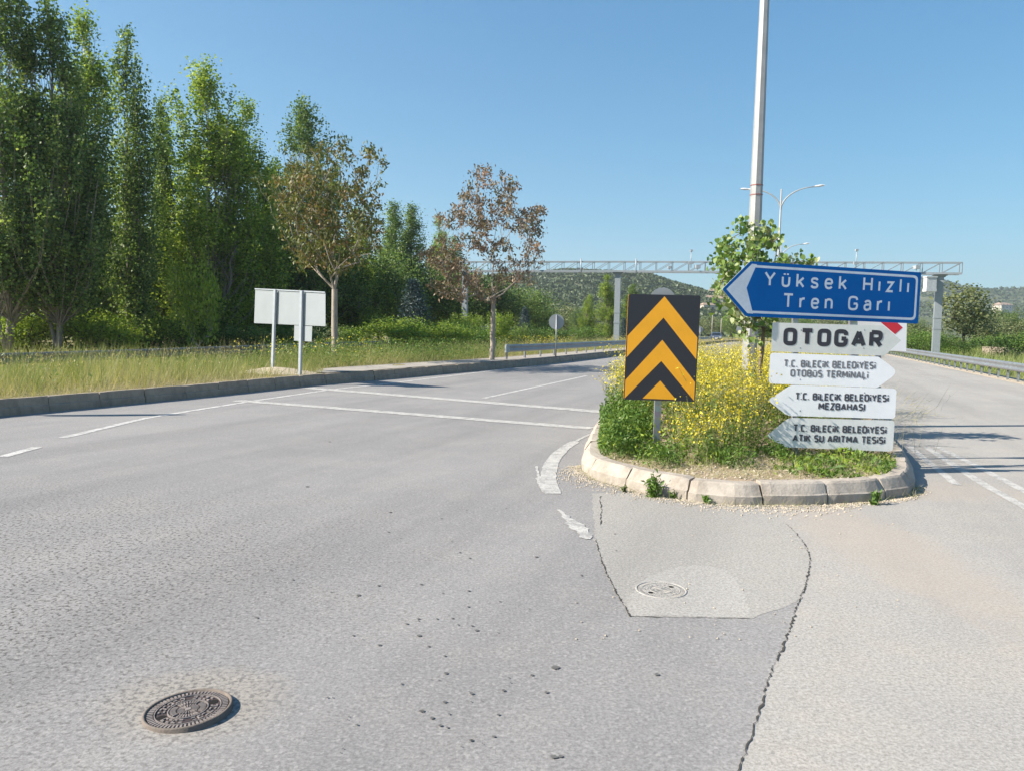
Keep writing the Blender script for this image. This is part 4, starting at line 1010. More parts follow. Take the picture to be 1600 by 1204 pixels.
UP = {
 'T': (.56, [[(0, 1), (.56, 1)], [(.28, 1), (.28, 0)]]), '.': (.02, [[(0, -.06), (0, .08)]]),
 'C': (.48, [[(.48, 1), (.22, 1), (.06, .97), (0, .84), (0, .5), (0, .16), (.06, .03), (.22, 0), (.48, 0)]]),
 'B': (.52, [[(0, 0), (0, 1)], [(0, 1), (.3, 1), (.46, .97), (.49, .85), (.49, .65), (.42, .53), (.28, .52), (0, .52)], [(0, 0), (.32, 0), (.49, .03), (.53, .15), (.53, .36), (.47, .49), (.3, .515)]]),
 'i': (.0, [[(0, .66), (0, 0)], [(0, .86), (0, 1.04)]]), 'I': (.0, [[(0, 1), (0, 0)]]), 'L': (.44, [[(0, 1), (0, 0), (.44, 0)]]),
 'E': (.47, [[(.47, 1), (0, 1), (0, 0), (.47, 0)], [(0, .5), (.42, .5)]]), 'K': (.52, [[(0, 0), (0, 1)], [(.5, 1), (.03, .48)], [(.16, .62), (.52, 0)]]),
 'D': (.54, [[(0, 0), (0, 1)], [(0, 1), (.3, 1), (.47, .96), (.54, .8), (.54, .5), (.54, .2), (.47, .04), (.3, 0), (0, 0)]]),
 'Y': (.58, [[(0, 1), (.29, .45), (.58, 1)], [(.29, .45), (.29, 0)]]), 'S': (.48, [[(.46, 1), (.2, 1), (.05, .97), (0, .85), (0, .65), (.06, .55), (.24, .51), (.42, .47), (.48, .36), (.48, .15), (.43, .03), (.28, 0), (.0, 0)]]),
 'O': (.54, [[(.27, 1), (.12, .99), (.02, .92), (0, .75), (0, .25), (.02, .08), (.12, .01), (.27, 0), (.42, .01), (.52, .08), (.54, .25), (.54, .75), (.52, .92), (.42, .99), (.27, 1)]]),
 'Ü': (.54, [[(0, .8), (0, .3), (.02, .1), (.14, 0), (.4, 0), (.52, .1), (.54, .3), (.54, .8)], [(.15, .92), (.15, 1.06)], [(.39, .92), (.39, 1.06)]]),
 'U': (.54, [[(0, 1), (0, .3), (.02, .1), (.14, 0), (.4, 0), (.52, .1), (.54, .3), (.54, 1)]]),
 'R': (.53, [[(0, 0), (0, 1)], [(0, 1), (.32, 1), (.48, .96), (.52, .84), (.52, .62), (.46, .5), (.3, .46), (0, .46)], [(.26, .46), (.54, 0)]]),
 'M': (.72, [[(0, 0), (.04, 1)], [(.04, 1), (.36, .25)], [(.36, .25), (.68, 1)], [(.68, 1), (.72, 0)]]), 'N': (.56, [[(0, 0), (0, 1)], [(0, 1), (.56, 0)], [(.56, 0), (.56, 1)]]),
 'A': (.60, [[(0, 0), (.3, 1)], [(.3, 1), (.6, 0)], [(.1, .28), (.5, .28)]]), 'Z': (.5, [[(0, 1), (.48, 1), (.02, 0), (.5, 0)]]), 'H': (.56, [[(0, 0), (0, 1)], [(.56, 0), (.56, 1)], [(0, .5), (.56, .5)]]),
 'G': (.56, [[(.54, .72), (.54, .9), (.44, .99), (.27, 1), (.12, .99), (.02, .92), (0, .75), (0, .25), (.02, .08), (.12, .01), (.27, 0), (.44, .01), (.53, .1), (.55, .25), (.55, .46)], [(.57, .46), (.3, .46)]]),
}
def lettering(pl, text, font, start_px, end_px, cap_px, weight, mat, parent, n0, gap, space, base, name='lettering'):
    a = Vector(pl.loc(*start_px)); e = Vector(pl.loc(*end_px)); dr = (e - a).normalized(); up = Vector((-dr.y, dr.x)); total = (e - a).length
    h = cap_px / F * (pl.o - CO).length / (1 + weight); a = a + up * (h * weight / 2) + dr * (h * weight / 2); e = e - dr * (h * weight / 2); total = (e - a).dot(dr)
    W = []; x = 0.
    for i, ch in enumerate(text):
        if ch == ' ': x += space; continue
        W.append((ch, x)); x += font[ch][0] + gap
    natural = x - gap; sx = total / natural
    m = MB(); lift = 0
    for ch, x0 in W:
        for st in font[ch][1]:
            closed = len(st) > 4 and st[0] == st[-1]
            P = [Vector((p[0], p[1])) for p in cha(st)]
            P = [Vector(((x0 + p.x) * sx, p.y * h)) for p in P]
            wd = weight * h; L = []; Rr = []
            for i, p in enumerate(P):
                t0 = (P[i] - P[i - 1]).normalized() if i > 0 else ((P[0] - P[-2]).normalized() if closed else (P[1] - P[0]).normalized())
                t1 = (P[i + 1] - P[i]).normalized() if i < len(P) - 1 else ((P[1] - P[0]).normalized() if closed else t0)
                t = t0 + t1
                if t.length < 1e-3: t = t0
                t.normalize(); n_ = Vector((-t.y, t.x)); c = max(.45, n_.dot(Vector((-t0.y, t0.x)))); o = n_ * (wd / 2 / c)
                ex = Vector((0, 0))
                L.append(p + o); Rr.append(p - o)
            lift = (lift + 1) % 4
            vs = []
            for l_, r_ in zip(L, Rr):
                for qv in (l_, r_):
                    uv = a + dr * qv.x + up * qv.y; vs.append(pl.pt(uv.x, uv.y, n0 + .0004 * lift) - base)
            m.add(vs, [(2 * i, 2 * i + 1, 2 * i + 3, 2 * i + 2) for i in range(len(P) - 1)])
    o = m.build(name, mat, parent); return o

def post(name, mb_pts, rad, mat, parent, base, sides=8):
    m = MB(); m.tube([Vector(p) - base for p in mb_pts], rad, sides); return m.build(name, mat, parent)
def chan(name, p0, p1, wx, wy, mat, parent, base, ux=Vector((1, 0, 0))):
    """channel-section steel post between two points: web at the front, two flanges to the back"""
    d = (p1 - p0); m = MB(); uy = d.normalized().cross(ux).normalized(); c = (p0 + p1) / 2 - base; L = d.length; t = .006
    rot = Matrix((ux, uy, d.normalized())).transposed()
    m.box(c - uy * 0, (wx, t, L), 0, rot)
    for s in (-1, 1): m.box(c + ux * s * (wx / 2 - t / 2) + uy * (wy / 2 + t / 2), (t, wy, L), 0, rot)
    return m.build(name, mat, parent)

# chevron sign on the island nose
pl = Plane((982, 459.5), (1095, 462), SGN, SGN, None)
pl.v = (pl.v + pl.u * .016).normalized(); pl.u = (pl.u - pl.v * pl.u.dot(pl.v)).normalized()
bs = at(1026, 708, IH - .03); cs_ = empty('chevron_sign', bs, 0, 'black sign with amber upward chevrons on a steel post at the island nose', 'road sign')
out = [pl.loc(*p) for p in [(982, 459.5), (1095, 462), (1086, 627.5), (974, 623.5)]]
panel(pl, round_poly(out, .03), 'panel', [M['black'], M['yellow']], cs_, 0, .012, bs)
def bil(u, v):  # u right 0..1, v down 0..1 on the chevron face
    a, b_, c, d = (Vector(p) for p in out); return (a.lerp(b_, u)).lerp(d.lerp(c, u), v)
def chev(apex, shoulder, apex2, shoulder2, n):
    pts = [(.5, apex), (1., shoulder), (1., shoulder2), (.5, apex2), (0., shoulder2), (0., shoulder)]
    pts = [(min(.985, max(.015, u)), v) for u, v in pts]
    pp = [bil(u, v) for u, v in pts]; m = MB(); V = [pl.pt(p.x, p.y, .0015) - bs for p in pp]
    m.add(V, [(0, 3, 2, 1), (0, 5, 4, 3)]); return m.build('chevron', M['yellow'], cs_)
chev(.015, .395, .215, .60, 0); chev(.425, .815, .625, .99, 1)
m = MB(); pp = [bil(.5, .81), bil(.735, .985), bil(.265, .985)]; m.add([pl.pt(p.x, p.y, .0015) - bs for p in pp], [(0, 2, 1)]); m.build('chevron', M['yellow'], cs_)
# second chevron bottom is cut by the panel edge: fill the outer corners
pb = pl.hit(1036, 470); pt_ = pl.hit(1037, 456)
ptop = pl.hit(1036, 466) + Vector((0, .03, 0)); plow = Vector((bs.x, bs.y + .03, IH - .1))
chan('post', plow, ptop, .075, .045, M['galv'], cs_, bs)
# a round sign back to back behind its top
m = MB(); dc = pl.hit(1038, 470) + Vector((0, .10, 0)); loop = [dc - bs + Vector((.15 * math.cos(a), 0, .15 * math.sin(a))) for a in [2 * math.pi * k / 28 for k in range(28)]]
m.prism(loop, Vector((0, .006, 0)), 0); m.build('rear_disc', M['whiteback'], cs_)

# stack of arrow signs: two posts, five plates (each plate could be unbolted: a thing of its own)
SB = at(1345, 713, IH - .03)
plw = Plane((1204, 551), (1372, 557.2), SGN, SGN - .02, None)
plw.v = (plw.v + plw.u * .012).normalized(); plw.u = (plw.u - plw.v * plw.u.dot(plw.v)).normalized()
BD = [2.0]
plb = Plane((1165, 451), (1436, 466), SGN - .07, SGN + .37, None)
plb.v = (plb.v + plb.u * .03).normalized(); plb.u = (plb.u - plb.v * plb.u.dot(plb.v)).normalized()
for i, (xb, yb, xt, yt, wd, lab) in enumerate([(1246, 712, 1252, 440, .06, 'galvanised steel post carrying the left side of the arrow signs'), (1345, 716, 1352, 448, .085, 'wider galvanised steel post carrying the right side of the arrow signs')]):
    p0 = plw.hit(xb, yb) + Vector((0, .05, 0)); p0.z = IH - .1; p1 = plw.hit(xt, yt) + Vector((0, .16 if i == 0 else .32, 0))
    if i == 0: p0.y += .01
    r = empty('sign_post', (p0.x, p0.y, IH - .03), 0, lab, 'post', 'posts of the arrow signs')
    chan('post', p0, p1, wd, .05, M['galv'], r, Vector(r.location))
    for yy in (526, 580, 630, 680):
        m = MB(); c = plw.hit(xb + (xt - xb) * (712 - yy) / 270, yy) + plw.n * -.022 - Vector(r.location); m.box(c, (wd + .03, .034, .035), 0)
        m.build('clamp', M['galv'], r)

def plate(name, label, pts, rad, mats, n0=0.):
    c = plw.hit(sum(p[0] for p in pts) / len(pts), sum(p[1] for p in pts) / len(pts)); r = empty(name, c, 0, label, 'direction sign', 'arrow plates on the two posts')
    panel(plw, round_poly([plw.loc(*p) for p in pts], rad), 'panel', mats, r, n0, .004, c)
    for bx in (1251, 1350):
        for dy in (-14, 14):
            p_ = plw.hit(bx - dy * .05, sum(p[1] for p in pts) / len(pts) + dy); mb = MB(); mb.tube([p_ - c + plw.n * n0, p_ - c + plw.n * (n0 + .0016)], .007, 8); mb.build('bolt', M['galv'], r)
    return r, c
OLD = M['whiteback']
r, c = plate('direction_sign', 'worn grey white arrow plate reading OTOGAR in heavy black letters', [(1207, 504), (1380, 509), (1407.5, 532), (1382, 556), (1204.5, 549)], [.0, .0, .0, .0, .0], [M['oldwhite'], OLD], .004)
lettering(plw, 'OTOGAR', UP, (1223, 539.5), (1378, 544), 25.5, .31, M['heavyink'], r, .006, .42, .3, c)
r, c = plate('direction_sign', 'clean white arrow plate pointing right with faded grey lettering, second below the blue sign', [(1203.5, 551), (1372, 557), (1404.5, 581), (1371, 605.5), (1201, 599)], [.045, .06, .075, .06, .045], [M['whitesign'], OLD])
lettering(plw, 'T.C. BiLECiK BELEDiYESi', UP, (1224, 573.3), (1368, 577), 10.8, .26, M['ink_faded'], r, .002, .30, .44, c)
lettering(plw, 'OTOBÜS TERMiNALi', UP, (1234.5, 588.3), (1356.5, 591.8), 10.8, .26, M['ink_faded'], r, .002, .30, .44, c)
r, c = plate('direction_sign', 'white arrow plate pointing left that reads MEZBAHASI on its lower line', [(1200, 625), (1236, 601), (1401, 607), (1398.5, 654), (1230, 649)], [.03, .16, .045, .045, .16], [M['whitesign'], OLD])
lettering(plw, 'T.C. BiLECiK BELEDiYESi', UP, (1242, 624.4), (1388.5, 627.6), 10.8, .28, M['ink'], r, .002, .30, .44, c)
lettering(plw, 'MEZBAHASI', UP, (1278, 639.6), (1351.5, 641.6), 10.8, .28, M['ink'], r, .002, .30, .44, c)
r, c = plate('direction_sign', 'lowest white arrow plate, its dirty tip buried in the mustard flowers', [(1197, 681), (1232, 652), (1398, 656.5), (1395, 705), (1227, 698)], [.03, .16, .045, .045, .16], [M['dirtywhite'], OLD])
lettering(plw, 'T.C. BiLECiK BELEDiYESi', UP, (1239, 673.6), (1385, 677.3), 10.8, .28, M['ink'], r, .002, .30, .44, c)
lettering(plw, 'ATIK SU ARITMA TESiSi', UP, (1238, 689.2), (1383, 693), 10.8, .28, M['ink'], r, .002, .30, .44, c)
# blue arrow
tip, TL, TR, BR, BL = (1128, 452), (1172, 408.5), (1439, 426), (1434, 506), (1164.5, 494.5)
bc = plb.hit(1290, 460); bl = empty('blue_direction_sign', bc, 0, 'large blue arrow sign with white border reading Yüksek Hızlı Tren Garı', 'direction sign', None)
L_ = lambda *pts: [plb.loc(*p) for p in pts]
o5 = L_(tip, TL, TR, BR, BL)
panel(plb, round_poly(o5, [.02, .05, .02, .02, .05]), 'panel', [M['blue'], M['whiteback']], bl, .006, .01, bc)
def inset(poly, d):
    n = len(poly); ar = sum(poly[i - 1][0] * poly[i][1] - poly[i][0] * poly[i - 1][1] for i in range(n)); sg = 1 if ar > 0 else -1; out_ = []
    for i in range(n):
        p0, p1, p2 = (Vector(poly[i - 1]), Vector(poly[i]), Vector(poly[(i + 1) % n])); a = (p1 - p0).normalized(); b_ = (p2 - p1).normalized()
        na = Vector((-a.y, a.x)) * sg; nb_ = Vector((-b_.y, b_.x)) * sg; bi = (na + nb_).normalized(); out_.append(tuple(p1 + bi * d / max(.3, bi.dot(na))))
    return out_
# white border ring with rounded right corners
rad5 = [.01, .03, .06, .06, .03]
ra = round_poly(inset(o5, .038), rad5); rb = round_poly(inset(o5, .065), [.005, .02, .045, .045, .02]); k = len(ra)
m = MB(); V = [plb.pt(u, v, .0072) - bc for u, v in ra] + [plb.pt(u, v, .0072) - bc for u, v in rb]
m.add(V, [(i, (i + 1) % k, k + (i + 1) % k, k + i) for i in range(k)]); m.build('border', M['bluewhite'], bl)
hd = L_((1134.5, 452), (1174.5, 412.5), (1182, 413.5), (1166, 450), (1176, 490.5), (1167, 489.5)); m = MB()
m.add([plb.pt(u, v, .0080) - bc for u, v in hd], [(0, 5, 4, 3), (0, 3, 2, 1)]); m.build('arrow_head', M['bluewhite'], bl)
lettering(plb, 'Yüksek Hızlı', LOW, (1193, 447.3), (1419, 458.5), 20.8, .18, M['bluewhite'], bl, .0075, .62, .8, bc)
lettering(plb, 'Tren Garı', LOW, (1222, 481.2), (1389, 487.3), 20.8, .18, M['bluewhite'], bl, .0075, .62, .8, bc)

# white board with a red diagonal behind the stack
BD_ = 9.5; plr = Plane((1339, 505), (1417, 507), BD_, BD_)
c = plr.hit(1378, 525); rb_ = empty('warning_board', Vector((c.x, c.y, IH - .03)), 0, 'white board with a red diagonal band half hidden behind the OTOGAR plate', 'road sign'); bz = Vector(rb_.location)
panel(plr, [plr.loc(*p) for p in [(1339, 458), (1418, 460), (1416, 549), (1337, 547)]], 'panel', [M['whitesign'], OLD], rb_, 0, .004, bz)
m = MB(); V = [plr.pt(*plr.loc(*p), .0015) - bz for p in [(1336, 470), (1364, 470), (1410.5, 512), (1398.5, 522.5)]]; m.add(V, [(3, 2, 1, 0)]); m.build('red_band', M['red'], rb_)
chan('post', Vector((c.x, c.y + .04, IH - .1)), plr.hit(1379, 470) + Vector((0, .03, 0)), .06, .04, M['galv'], rb_, bz)

# blank board on the verge (seen from behind)
pa = Plane((399, 452), (508, 457.5), 21.2, 19.4); pa.v = (pa.v + pa.u * .01).normalized(); pa.u = (pa.u - pa.v * pa.u.dot(pa.v)).normalized()
c = pa.hit(453, 480); bb = Vector((c.x, c.y, .26)); br_ = empty('roadside_board', bb, 0, 'blank grey back of a wide board on two posts beside the first rusty tree', 'road sign')
panel(pa, [pa.loc(*p) for p in [(399, 451.5), (508.5, 457), (508.5, 510), (397, 505)]], 'panel', M['whiteback'], br_, 0, .004, bb)
panel(pa, [pa.loc(*p) for p in [(460, 508.5), (488, 510), (487, 534), (459.5, 532.5)]], 'small_plate', M['whiteback'], br_, .003, .004, bb)
m = MB(); a0, a1 = pa.hit(399, 451.5), pa.hit(508.5, 457); dv = (a1 - a0); rot = Matrix((dv.normalized(), pa.n, dv.normalized().cross(pa.n))).transposed()
m.box((a0 + a1) / 2 + pa.n * .012 - bb, (dv.length, .022, .03), 0, rot)
m.build('top_rail', M['grey_paint'], br_)
for xt, yt, xb, yb in [(432.5, 453, 428, 580), (474, 454.5, 471, 587)]:
    p1 = pa.hit(xt, yt) + pa.n * .075; p0 = pa.hit(xb, yb) + pa.n * .075; p0.z = .2; chan('post', p0, p1, .085, .05, M['grey_paint'], br_, bb, pa.u)
# sign just outside the photo on the left, which throws the blade shaped shadow on the road
b0 = Vector((-10.0, 12.2, .26)); os_ = empty('roadside_board', b0, .1, 'narrow grey traffic sign beside the road past the left edge', 'road sign'); os_.rotation_euler = (0, 0, .5)
m = MB(); m.tube([(0, 0, -.05), (0, 0, 3.1)], .035, 8); m.build('post', M['galv'], os_)
m = MB(); m.prism([(.45 * math.cos(a), -.06, 2.3 + .75 * math.sin(a)) for a in [2 * math.pi * k / 24 for k in range(24)]], Vector((0, .02, 0)), 0); m.build('panel', M['whiteback'], os_)

# round signs seen from behind
def disc_sign(label, px, py, dist, rad, z0, post_top=None):
    c = atd(px, py, dist); b_ = Vector((c.x, c.y, z0)); r = empty('round_sign', b_, 0, label, 'road sign', 'round signs seen from behind')
    m = MB(); n = 30; m.prism([c - b_ + Vector((rad * math.cos(2 * math.pi * k / n), 0, rad * math.sin(2 * math.pi * k / n))) for k in range(n)], Vector((0, .006, 0)), 0); m.build('disc', M['whiteback'], r)
    m = MB(); m.tube([(0, -.035, -.1), (0, -.035, c.z - b_.z + rad * .9)], .032, 8); m.build('post', M['galv'], r)
disc_sign('round sign back standing behind the left guardrail', 869.5, 503, 35.5, .35, .25)
disc_sign('round sign back half hidden by the tall pole on the island', 1162, 515, 33, .31, IH)
disc_sign('tiny distant round sign back right of the chevron sign', 1094, 515, 78, .30, IH)

# ================================================================== GUARDRAILS
WPROF = [(-.0, .31), (.05, .285), (.08, .25), (.05, .20), (.015, .155), (.05, .11), (.08, .06), (.05, .025), (0, 0)]
def guardrail(label, path, z0, zr, spacing, side, group, end=False, mat=None):
    """side = +1: rail faces the left of travel"""
    mat = mat or M['galv']; P = resample(path, 1.0); r = empty('guardrail', (P[0].x, P[0].y, z0), 0, label, 'guardrail', group); b_ = Vector(r.location)
    N1 = offset_path(P, 1.0); m = MB(); k = len(WPROF); vs = []
    for p, q_ in zip(P, N1):
        n_ = (q_ - p) * side
        for o, z in WPROF: vs.append(Vector((p.x, p.y, z0)) + n_ * o + Vector((0, 0, zr + z)) - b_)
    fs = [(i * k + j, i * k + j + 1, (i + 1) * k + j + 1, (i + 1) * k + j) for i in range(len(P) - 1) for j in range(k - 1)]
    m.add(vs, fs, 0, True)
    vs2 = [];
    for p, q_ in zip(P, N1):
        n_ = (q_ - p) * side
        for o, z in WPROF: vs2.append(Vector((p.x, p.y, z0)) + n_ * (o - .006) + Vector((0, 0, zr + z)) - b_)
    m.add(vs2, [tuple(reversed(f)) for f in fs], 0, True)
    m.build('rail', mat, r)
    Q = resample(path, spacing); NQ = offset_path(Q, 1.0); pm = None
    for i, (p, q_) in enumerate(zip(Q, NQ)):
        n_ = (q_ - p) * side; ang = math.atan2(n_.y, n_.x)
        if pm is None:
            pb_ = MB(); H = zr + .3
            pb_.box((-.12, 0, H / 2), (.006, .09, H)); pb_.box((-.09, .045, H / 2), (.06, .006, H)); pb_.box((-.09, -.045, H / 2), (.06, .006, H)); pb_.box((-.035, 0, zr + .155), (.09, .07, .2))
            pm = pb_.build('post', mat, r); o = pm
        else:
            o = pm.copy(); col.objects.link(o)
        o.location = Vector((p.x, p.y, z0)) - b_; o.rotation_euler = (0, 0, ang)
    if end:
        m = MB(); p, q_ = P[0], N1[0]; n_ = (q_ - p) * side; t = (P[1] - P[0]).normalized()
        vs = []
        for f in range(7):
            a = math.pi * f / 6; c = Vector((p.x, p.y, z0)) + n_ * (.04 - .09 * (1 - math.cos(a)) / 1) - t * (.16 * math.sin(a)) - b_
            vs += [c + Vector((0, 0, zr - .01)), c + Vector((0, 0, zr + .33))]
        m.add(vs, [(2 * f, 2 * f + 2, 2 * f + 3, 2 * f + 1) for f in range(6)], 0, True); m.build('end_terminal', M['grey_paint'], r)
    return r
i0 = min(range(len(KL)), key=lambda i: abs((KL[i].x / KL[i].y * F + 800) - 772)) if True else 0
cand = [p for p in KL if p.y > at(770, 576).y - .5 and p.y < 112]
cand = [p for p in cand if p.y > at(770, 576).y + 1.2]; GP = offset_path(cand, .62)
for p in GP: p.z = .27
guardrail('galvanised guardrail along the left kerb beginning at the second rusty tree', GP, .27, .30, 2.0, -1, None, True)
guardrail('galvanised guardrail along the right edge of the right road', GR[:4], 0., .36, 1.34, 1, None)
RB = [Vector((-19, 8, 0)), Vector((-15.6, 15.5, 0)), Vector((-12.4, 24, 0)), Vector((-9.2, 44, 0)), Vector((-2, 64, 0)), Vector((6, 86, 0))]
guardrail('weathered guardrail running behind the grass verge under the poplars', smooth_path(RB, 2), -.02, .36, 2.0, -1, None, False, M['galv_old'])
# low wall on the right
wa, wb = atd(1535, 560, 66), atd(1680, 560, 60); wa.z = wb.z = -.1; wv = wb - wa; m = MB(); rt_ = Matrix((wv.normalized(), Vector((-wv.y, wv.x, 0)).normalized(), Vector((0, 0, 1)))).transposed()
m.box((0, 0, .35), (wv.length, .25, .7), 0, rt_); m.box((0, 0, .74), (wv.length, .33, .08), 0, rt_)
tag(m.build('low_wall', M['kerb'], None, (wa + wb) / 2), 'low grey concrete wall beyond the right guardrail near the right edge', 'wall')

# ================================================================== GANTRY
def gantry():
    pm, pr, plf = atd(965, 540, 65), atd(1466, 556, 57.7), atd(727, 540, 68.5)
    tops = [(727, 424, 68.5), (966, 424.5, 65), (1468.5, 428, 57.7)]
    T = [atd(*t) for t in tops]; b_ = Vector((pm.x, pm.y, 0)); r = empty('road_gantry', b_, 0, 'pale steel lattice gantry on three posts spanning both roads', 'gantry')
    for i, t in enumerate(T):
        m = MB(); wd = [.45, .46, .50][i]; foot = Vector((t.x, t.y, -.1)); dx = (T[2] - T[0]).normalized(); ny = Vector((-dx.y, dx.x, 0)).normalized(); rot = Matrix((dx, ny, Vector((0, 0, 1)))).transposed()
        H = t.z - foot.z
        m.box(foot + Vector((0, 0, H / 2)) - b_, (wd, wd * .8, H - .3), 0, rot)
        for q_ in (.35, .48): m.box(foot + Vector((0, 0, H * q_)) - b_, (wd + .05, wd * .8 + .05, .12), 0, rot)
        m.box(foot + Vector((0, 0, H - .11)) - b_, (wd * 1.9, wd * 1.2, .08), 0, rot); m.box(foot + Vector((0, 0, H - .2)) - b_, (wd * 1.4, wd * 1.0, .1), 0, rot)
        m.box(foot + Vector((0, 0, .2)) - b_, (wd * 1.5, wd * 1.3, .2), 0, rot)
        m.build('post', M['gantry'], r)
    a, e = T[0] - (T[1] - T[0]).normalized() * .4, T[2] + (T[2] - T[1]).normalized() * 1.35
    # depth-consistent polyline through the three post tops
    path = [a, T[1], e]; hgt = .80; n_ = Vector(((e - a).y, -(e - a).x, 0)).normalized() * .4
    dz = Vector((0, 0, hgt)); m = MB(); ml = MB()
    for off in (n_, -n_):
        for seg in (0, 1):
            p0, p1 = path[seg] + off - b_, path[seg + 1] + off - b_
            m.tube([p0, p1], .10, 4, 0, True, False); m.tube([p0 + dz, p1 + dz], .055, 4, 0, True, False)
    nb = 30; pts = resample(path, (a - e).length / nb)
    for i, p in enumerate(pts):
        for off in (n_, -n_):
            ml.tube([p + off - b_, p + off + dz - b_], .035, 4, 0, False, False)
            if i < len(pts) - 1: ml.tube([p + off - b_, pts[i + 1] + off + dz - b_], .03, 4, 0, False, False)
        ml.tube([p + n_ - b_, p - n_ - b_], .022, 4, 0, False, False); ml.tube([p + n_ + dz - b_, p - n_ + dz - b_], .022, 4, 0, False, False)
    m.build('chord', M['gantry'], r); ml.build('lattice', M['gantry'], r)
    for px, py, s, kind in [(1453, 443, .62, 'box'), (1080, 404, .1, 'mast'), (1338, 404, .1, 'mast'), (908, 408, .08, 'stub'), (994, 408, .08, 'stub'), (842, 418, .2, 'cam'), (1046, 418, .2, 'cam'), (1090, 417, .28, 'cam'), (1432, 418, .25, 'cam')]:
        D = np.interp(px, [727, 966, 1468], [68.5, 65, 57.7]) - .5; p = atd(px, py, D) - b_; mm = MB()
        if kind == 'box':
            mm.box(p, (.72, .5, .8)); mm.box(p + Vector((0, 0, .46)), (.8, .58, .1)); mm.box(p - Vector((0, 0, .5)), (.76, .54, .22)); mm.build('equipment_box', M['lampwhite'], r)
        elif kind == 'mast': mm.tube([p - Vector((0, 0, .75)), p + Vector((0, 0, .55))], .035, 6); mm.box(p + Vector((0, 0, .62)), (.2, .2, .14)); mm.box(p - Vector((0, 0, .35)), (.4, .2, .2)); mm.build('antenna_mast', M['grey_paint'], r)
        elif kind == 'stub': mm.tube([p - Vector((0, 0, 1.0)), p + Vector((0, 0, .2))], .05, 6); mm.build('splice_bracket', M['grey_paint'], r)
        else: mm.box(p, (s * 1.3, s * 2, s)); mm.tube([p - Vector((0, 0, s)), p], .03, 5); mm.build('camera_unit', M['grey_paint'], r)
gantry()

# ================================================================== LAMP POLES
def lamp_post(label, px, dist, H, r0, r1, arm, lean, sides=8, bands=False, yaw=None, z0=IH - .03):
    x = gz(px, dist); r = empty('street_lamp', (x, dist, z0), 0, label, 'street lamp', 'street lamps on the island'); m = MB()
    m.tube([(0, 0, -.1), (lean * H * .5, 0, H * .5), (lean * H, 0, H)], [r0, (r0 + r1) / 2, r1], sides, 0, True, sides > 8); m.build('pole', M['pole'], r)
    m = MB(); m.box((0, 0, .04), (r0 * 3.2, r0 * 3.2, .05)); m.build('base_plate', M['pole'], r)
    ya = yaw if yaw is not None else -.35
    for s in (-1, 1):
        m = MB(); d = Vector((math.cos(ya) * s, math.sin(ya) * s, 0)); top = Vector((lean * H, 0, H)); pts = []
        for k in range(9):
            a = k / 8 * math.pi / 2; pts.append(top + Vector((0, 0, -1.2)) + d * arm * (1 - math.cos(a)) * 1. + Vector((0, 0, 1.25 * math.sin(a))))
        m.tube(pts, [.045 - .002 * k for k in range(9)], 6); am = m.build('arm', M['pole'], r)
        hb = MB(); e = pts[-1]; vs = []; L = .72
        prof = [(-.05, .04, .05), (.1, .08, .07), (.3, .11, .085), (.46, .09, .06), (.54, .04, .03)]
        n_ = Vector((-d.y, d.x, 0)); 
        for (l, wd, hh) in prof:
            c = e + d * l + Vector((0, 0, .10 * l))
            for k in range(8):
                a = 2 * math.pi * k / 8; vs.append(c + n_ * wd * math.cos(a) + Vector((0, 0, hh * math.sin(a) * (1 if math.sin(a) > 0 else .6))))
        hb.add(vs, [(i * 8 + k, i * 8 + (k + 1) % 8, (i + 1) * 8 + (k + 1) % 8, (i + 1) * 8 + k) for i in range(4) for k in range(8)] + [tuple(range(8)), tuple(range(39, 31, -1))], 0, True)
        hb.build('lamp_head', M['lampwhite'], am)
    if bands:
        for py in (290, 305):
            z = zpy(1180, py, dist) - z0; m = MB(); rr_ = r0 + (r1 - r0) * z / H; m.tube([(lean * z, 0, z - .007), (lean * z, 0, z + .007)], rr_ + .006, sides, 0, True, False); m.build('tape_band', M['redband'], r)
lamp_post('tall near lamp pole with two thin red bands behind the linden', 1169.5, 12.6, 10.2, .125, .045, 1.7, .003, 8, True)
lamp_post('far twin armed street lamp just right of the tall near pole', 1208, 45, 9.6, .09, .045, 1.75, .004, 10)
lamp_post('farthest twin armed street lamp, its right head low over the blue sign', 1212, 68, 9.0, .09, .045, 1.75, .004, 10)
for px, top, lab in [(1110, 491, 'left thin pale pole on the grass behind the distant car'), (1124, 499, 'right thin pale pole on the grass behind the distant car')]:
    D = 150; x = gz(px, D); h = zpy(px, top, D) + .1; r = empty('utility_pole', (x, D, -.1), 0, lab, 'pole', 'thin poles behind the car'); m = MB(); m.tube([(0, 0, 0), (.02, 0, h)], [.11, .08], 7); m.build('pole', M['wood'], r); m = MB(); m.tube([(0, 0, h), (0, 0, h + .08)], [.1, .05], 7); m.build('cap', M['grey_paint'], r)

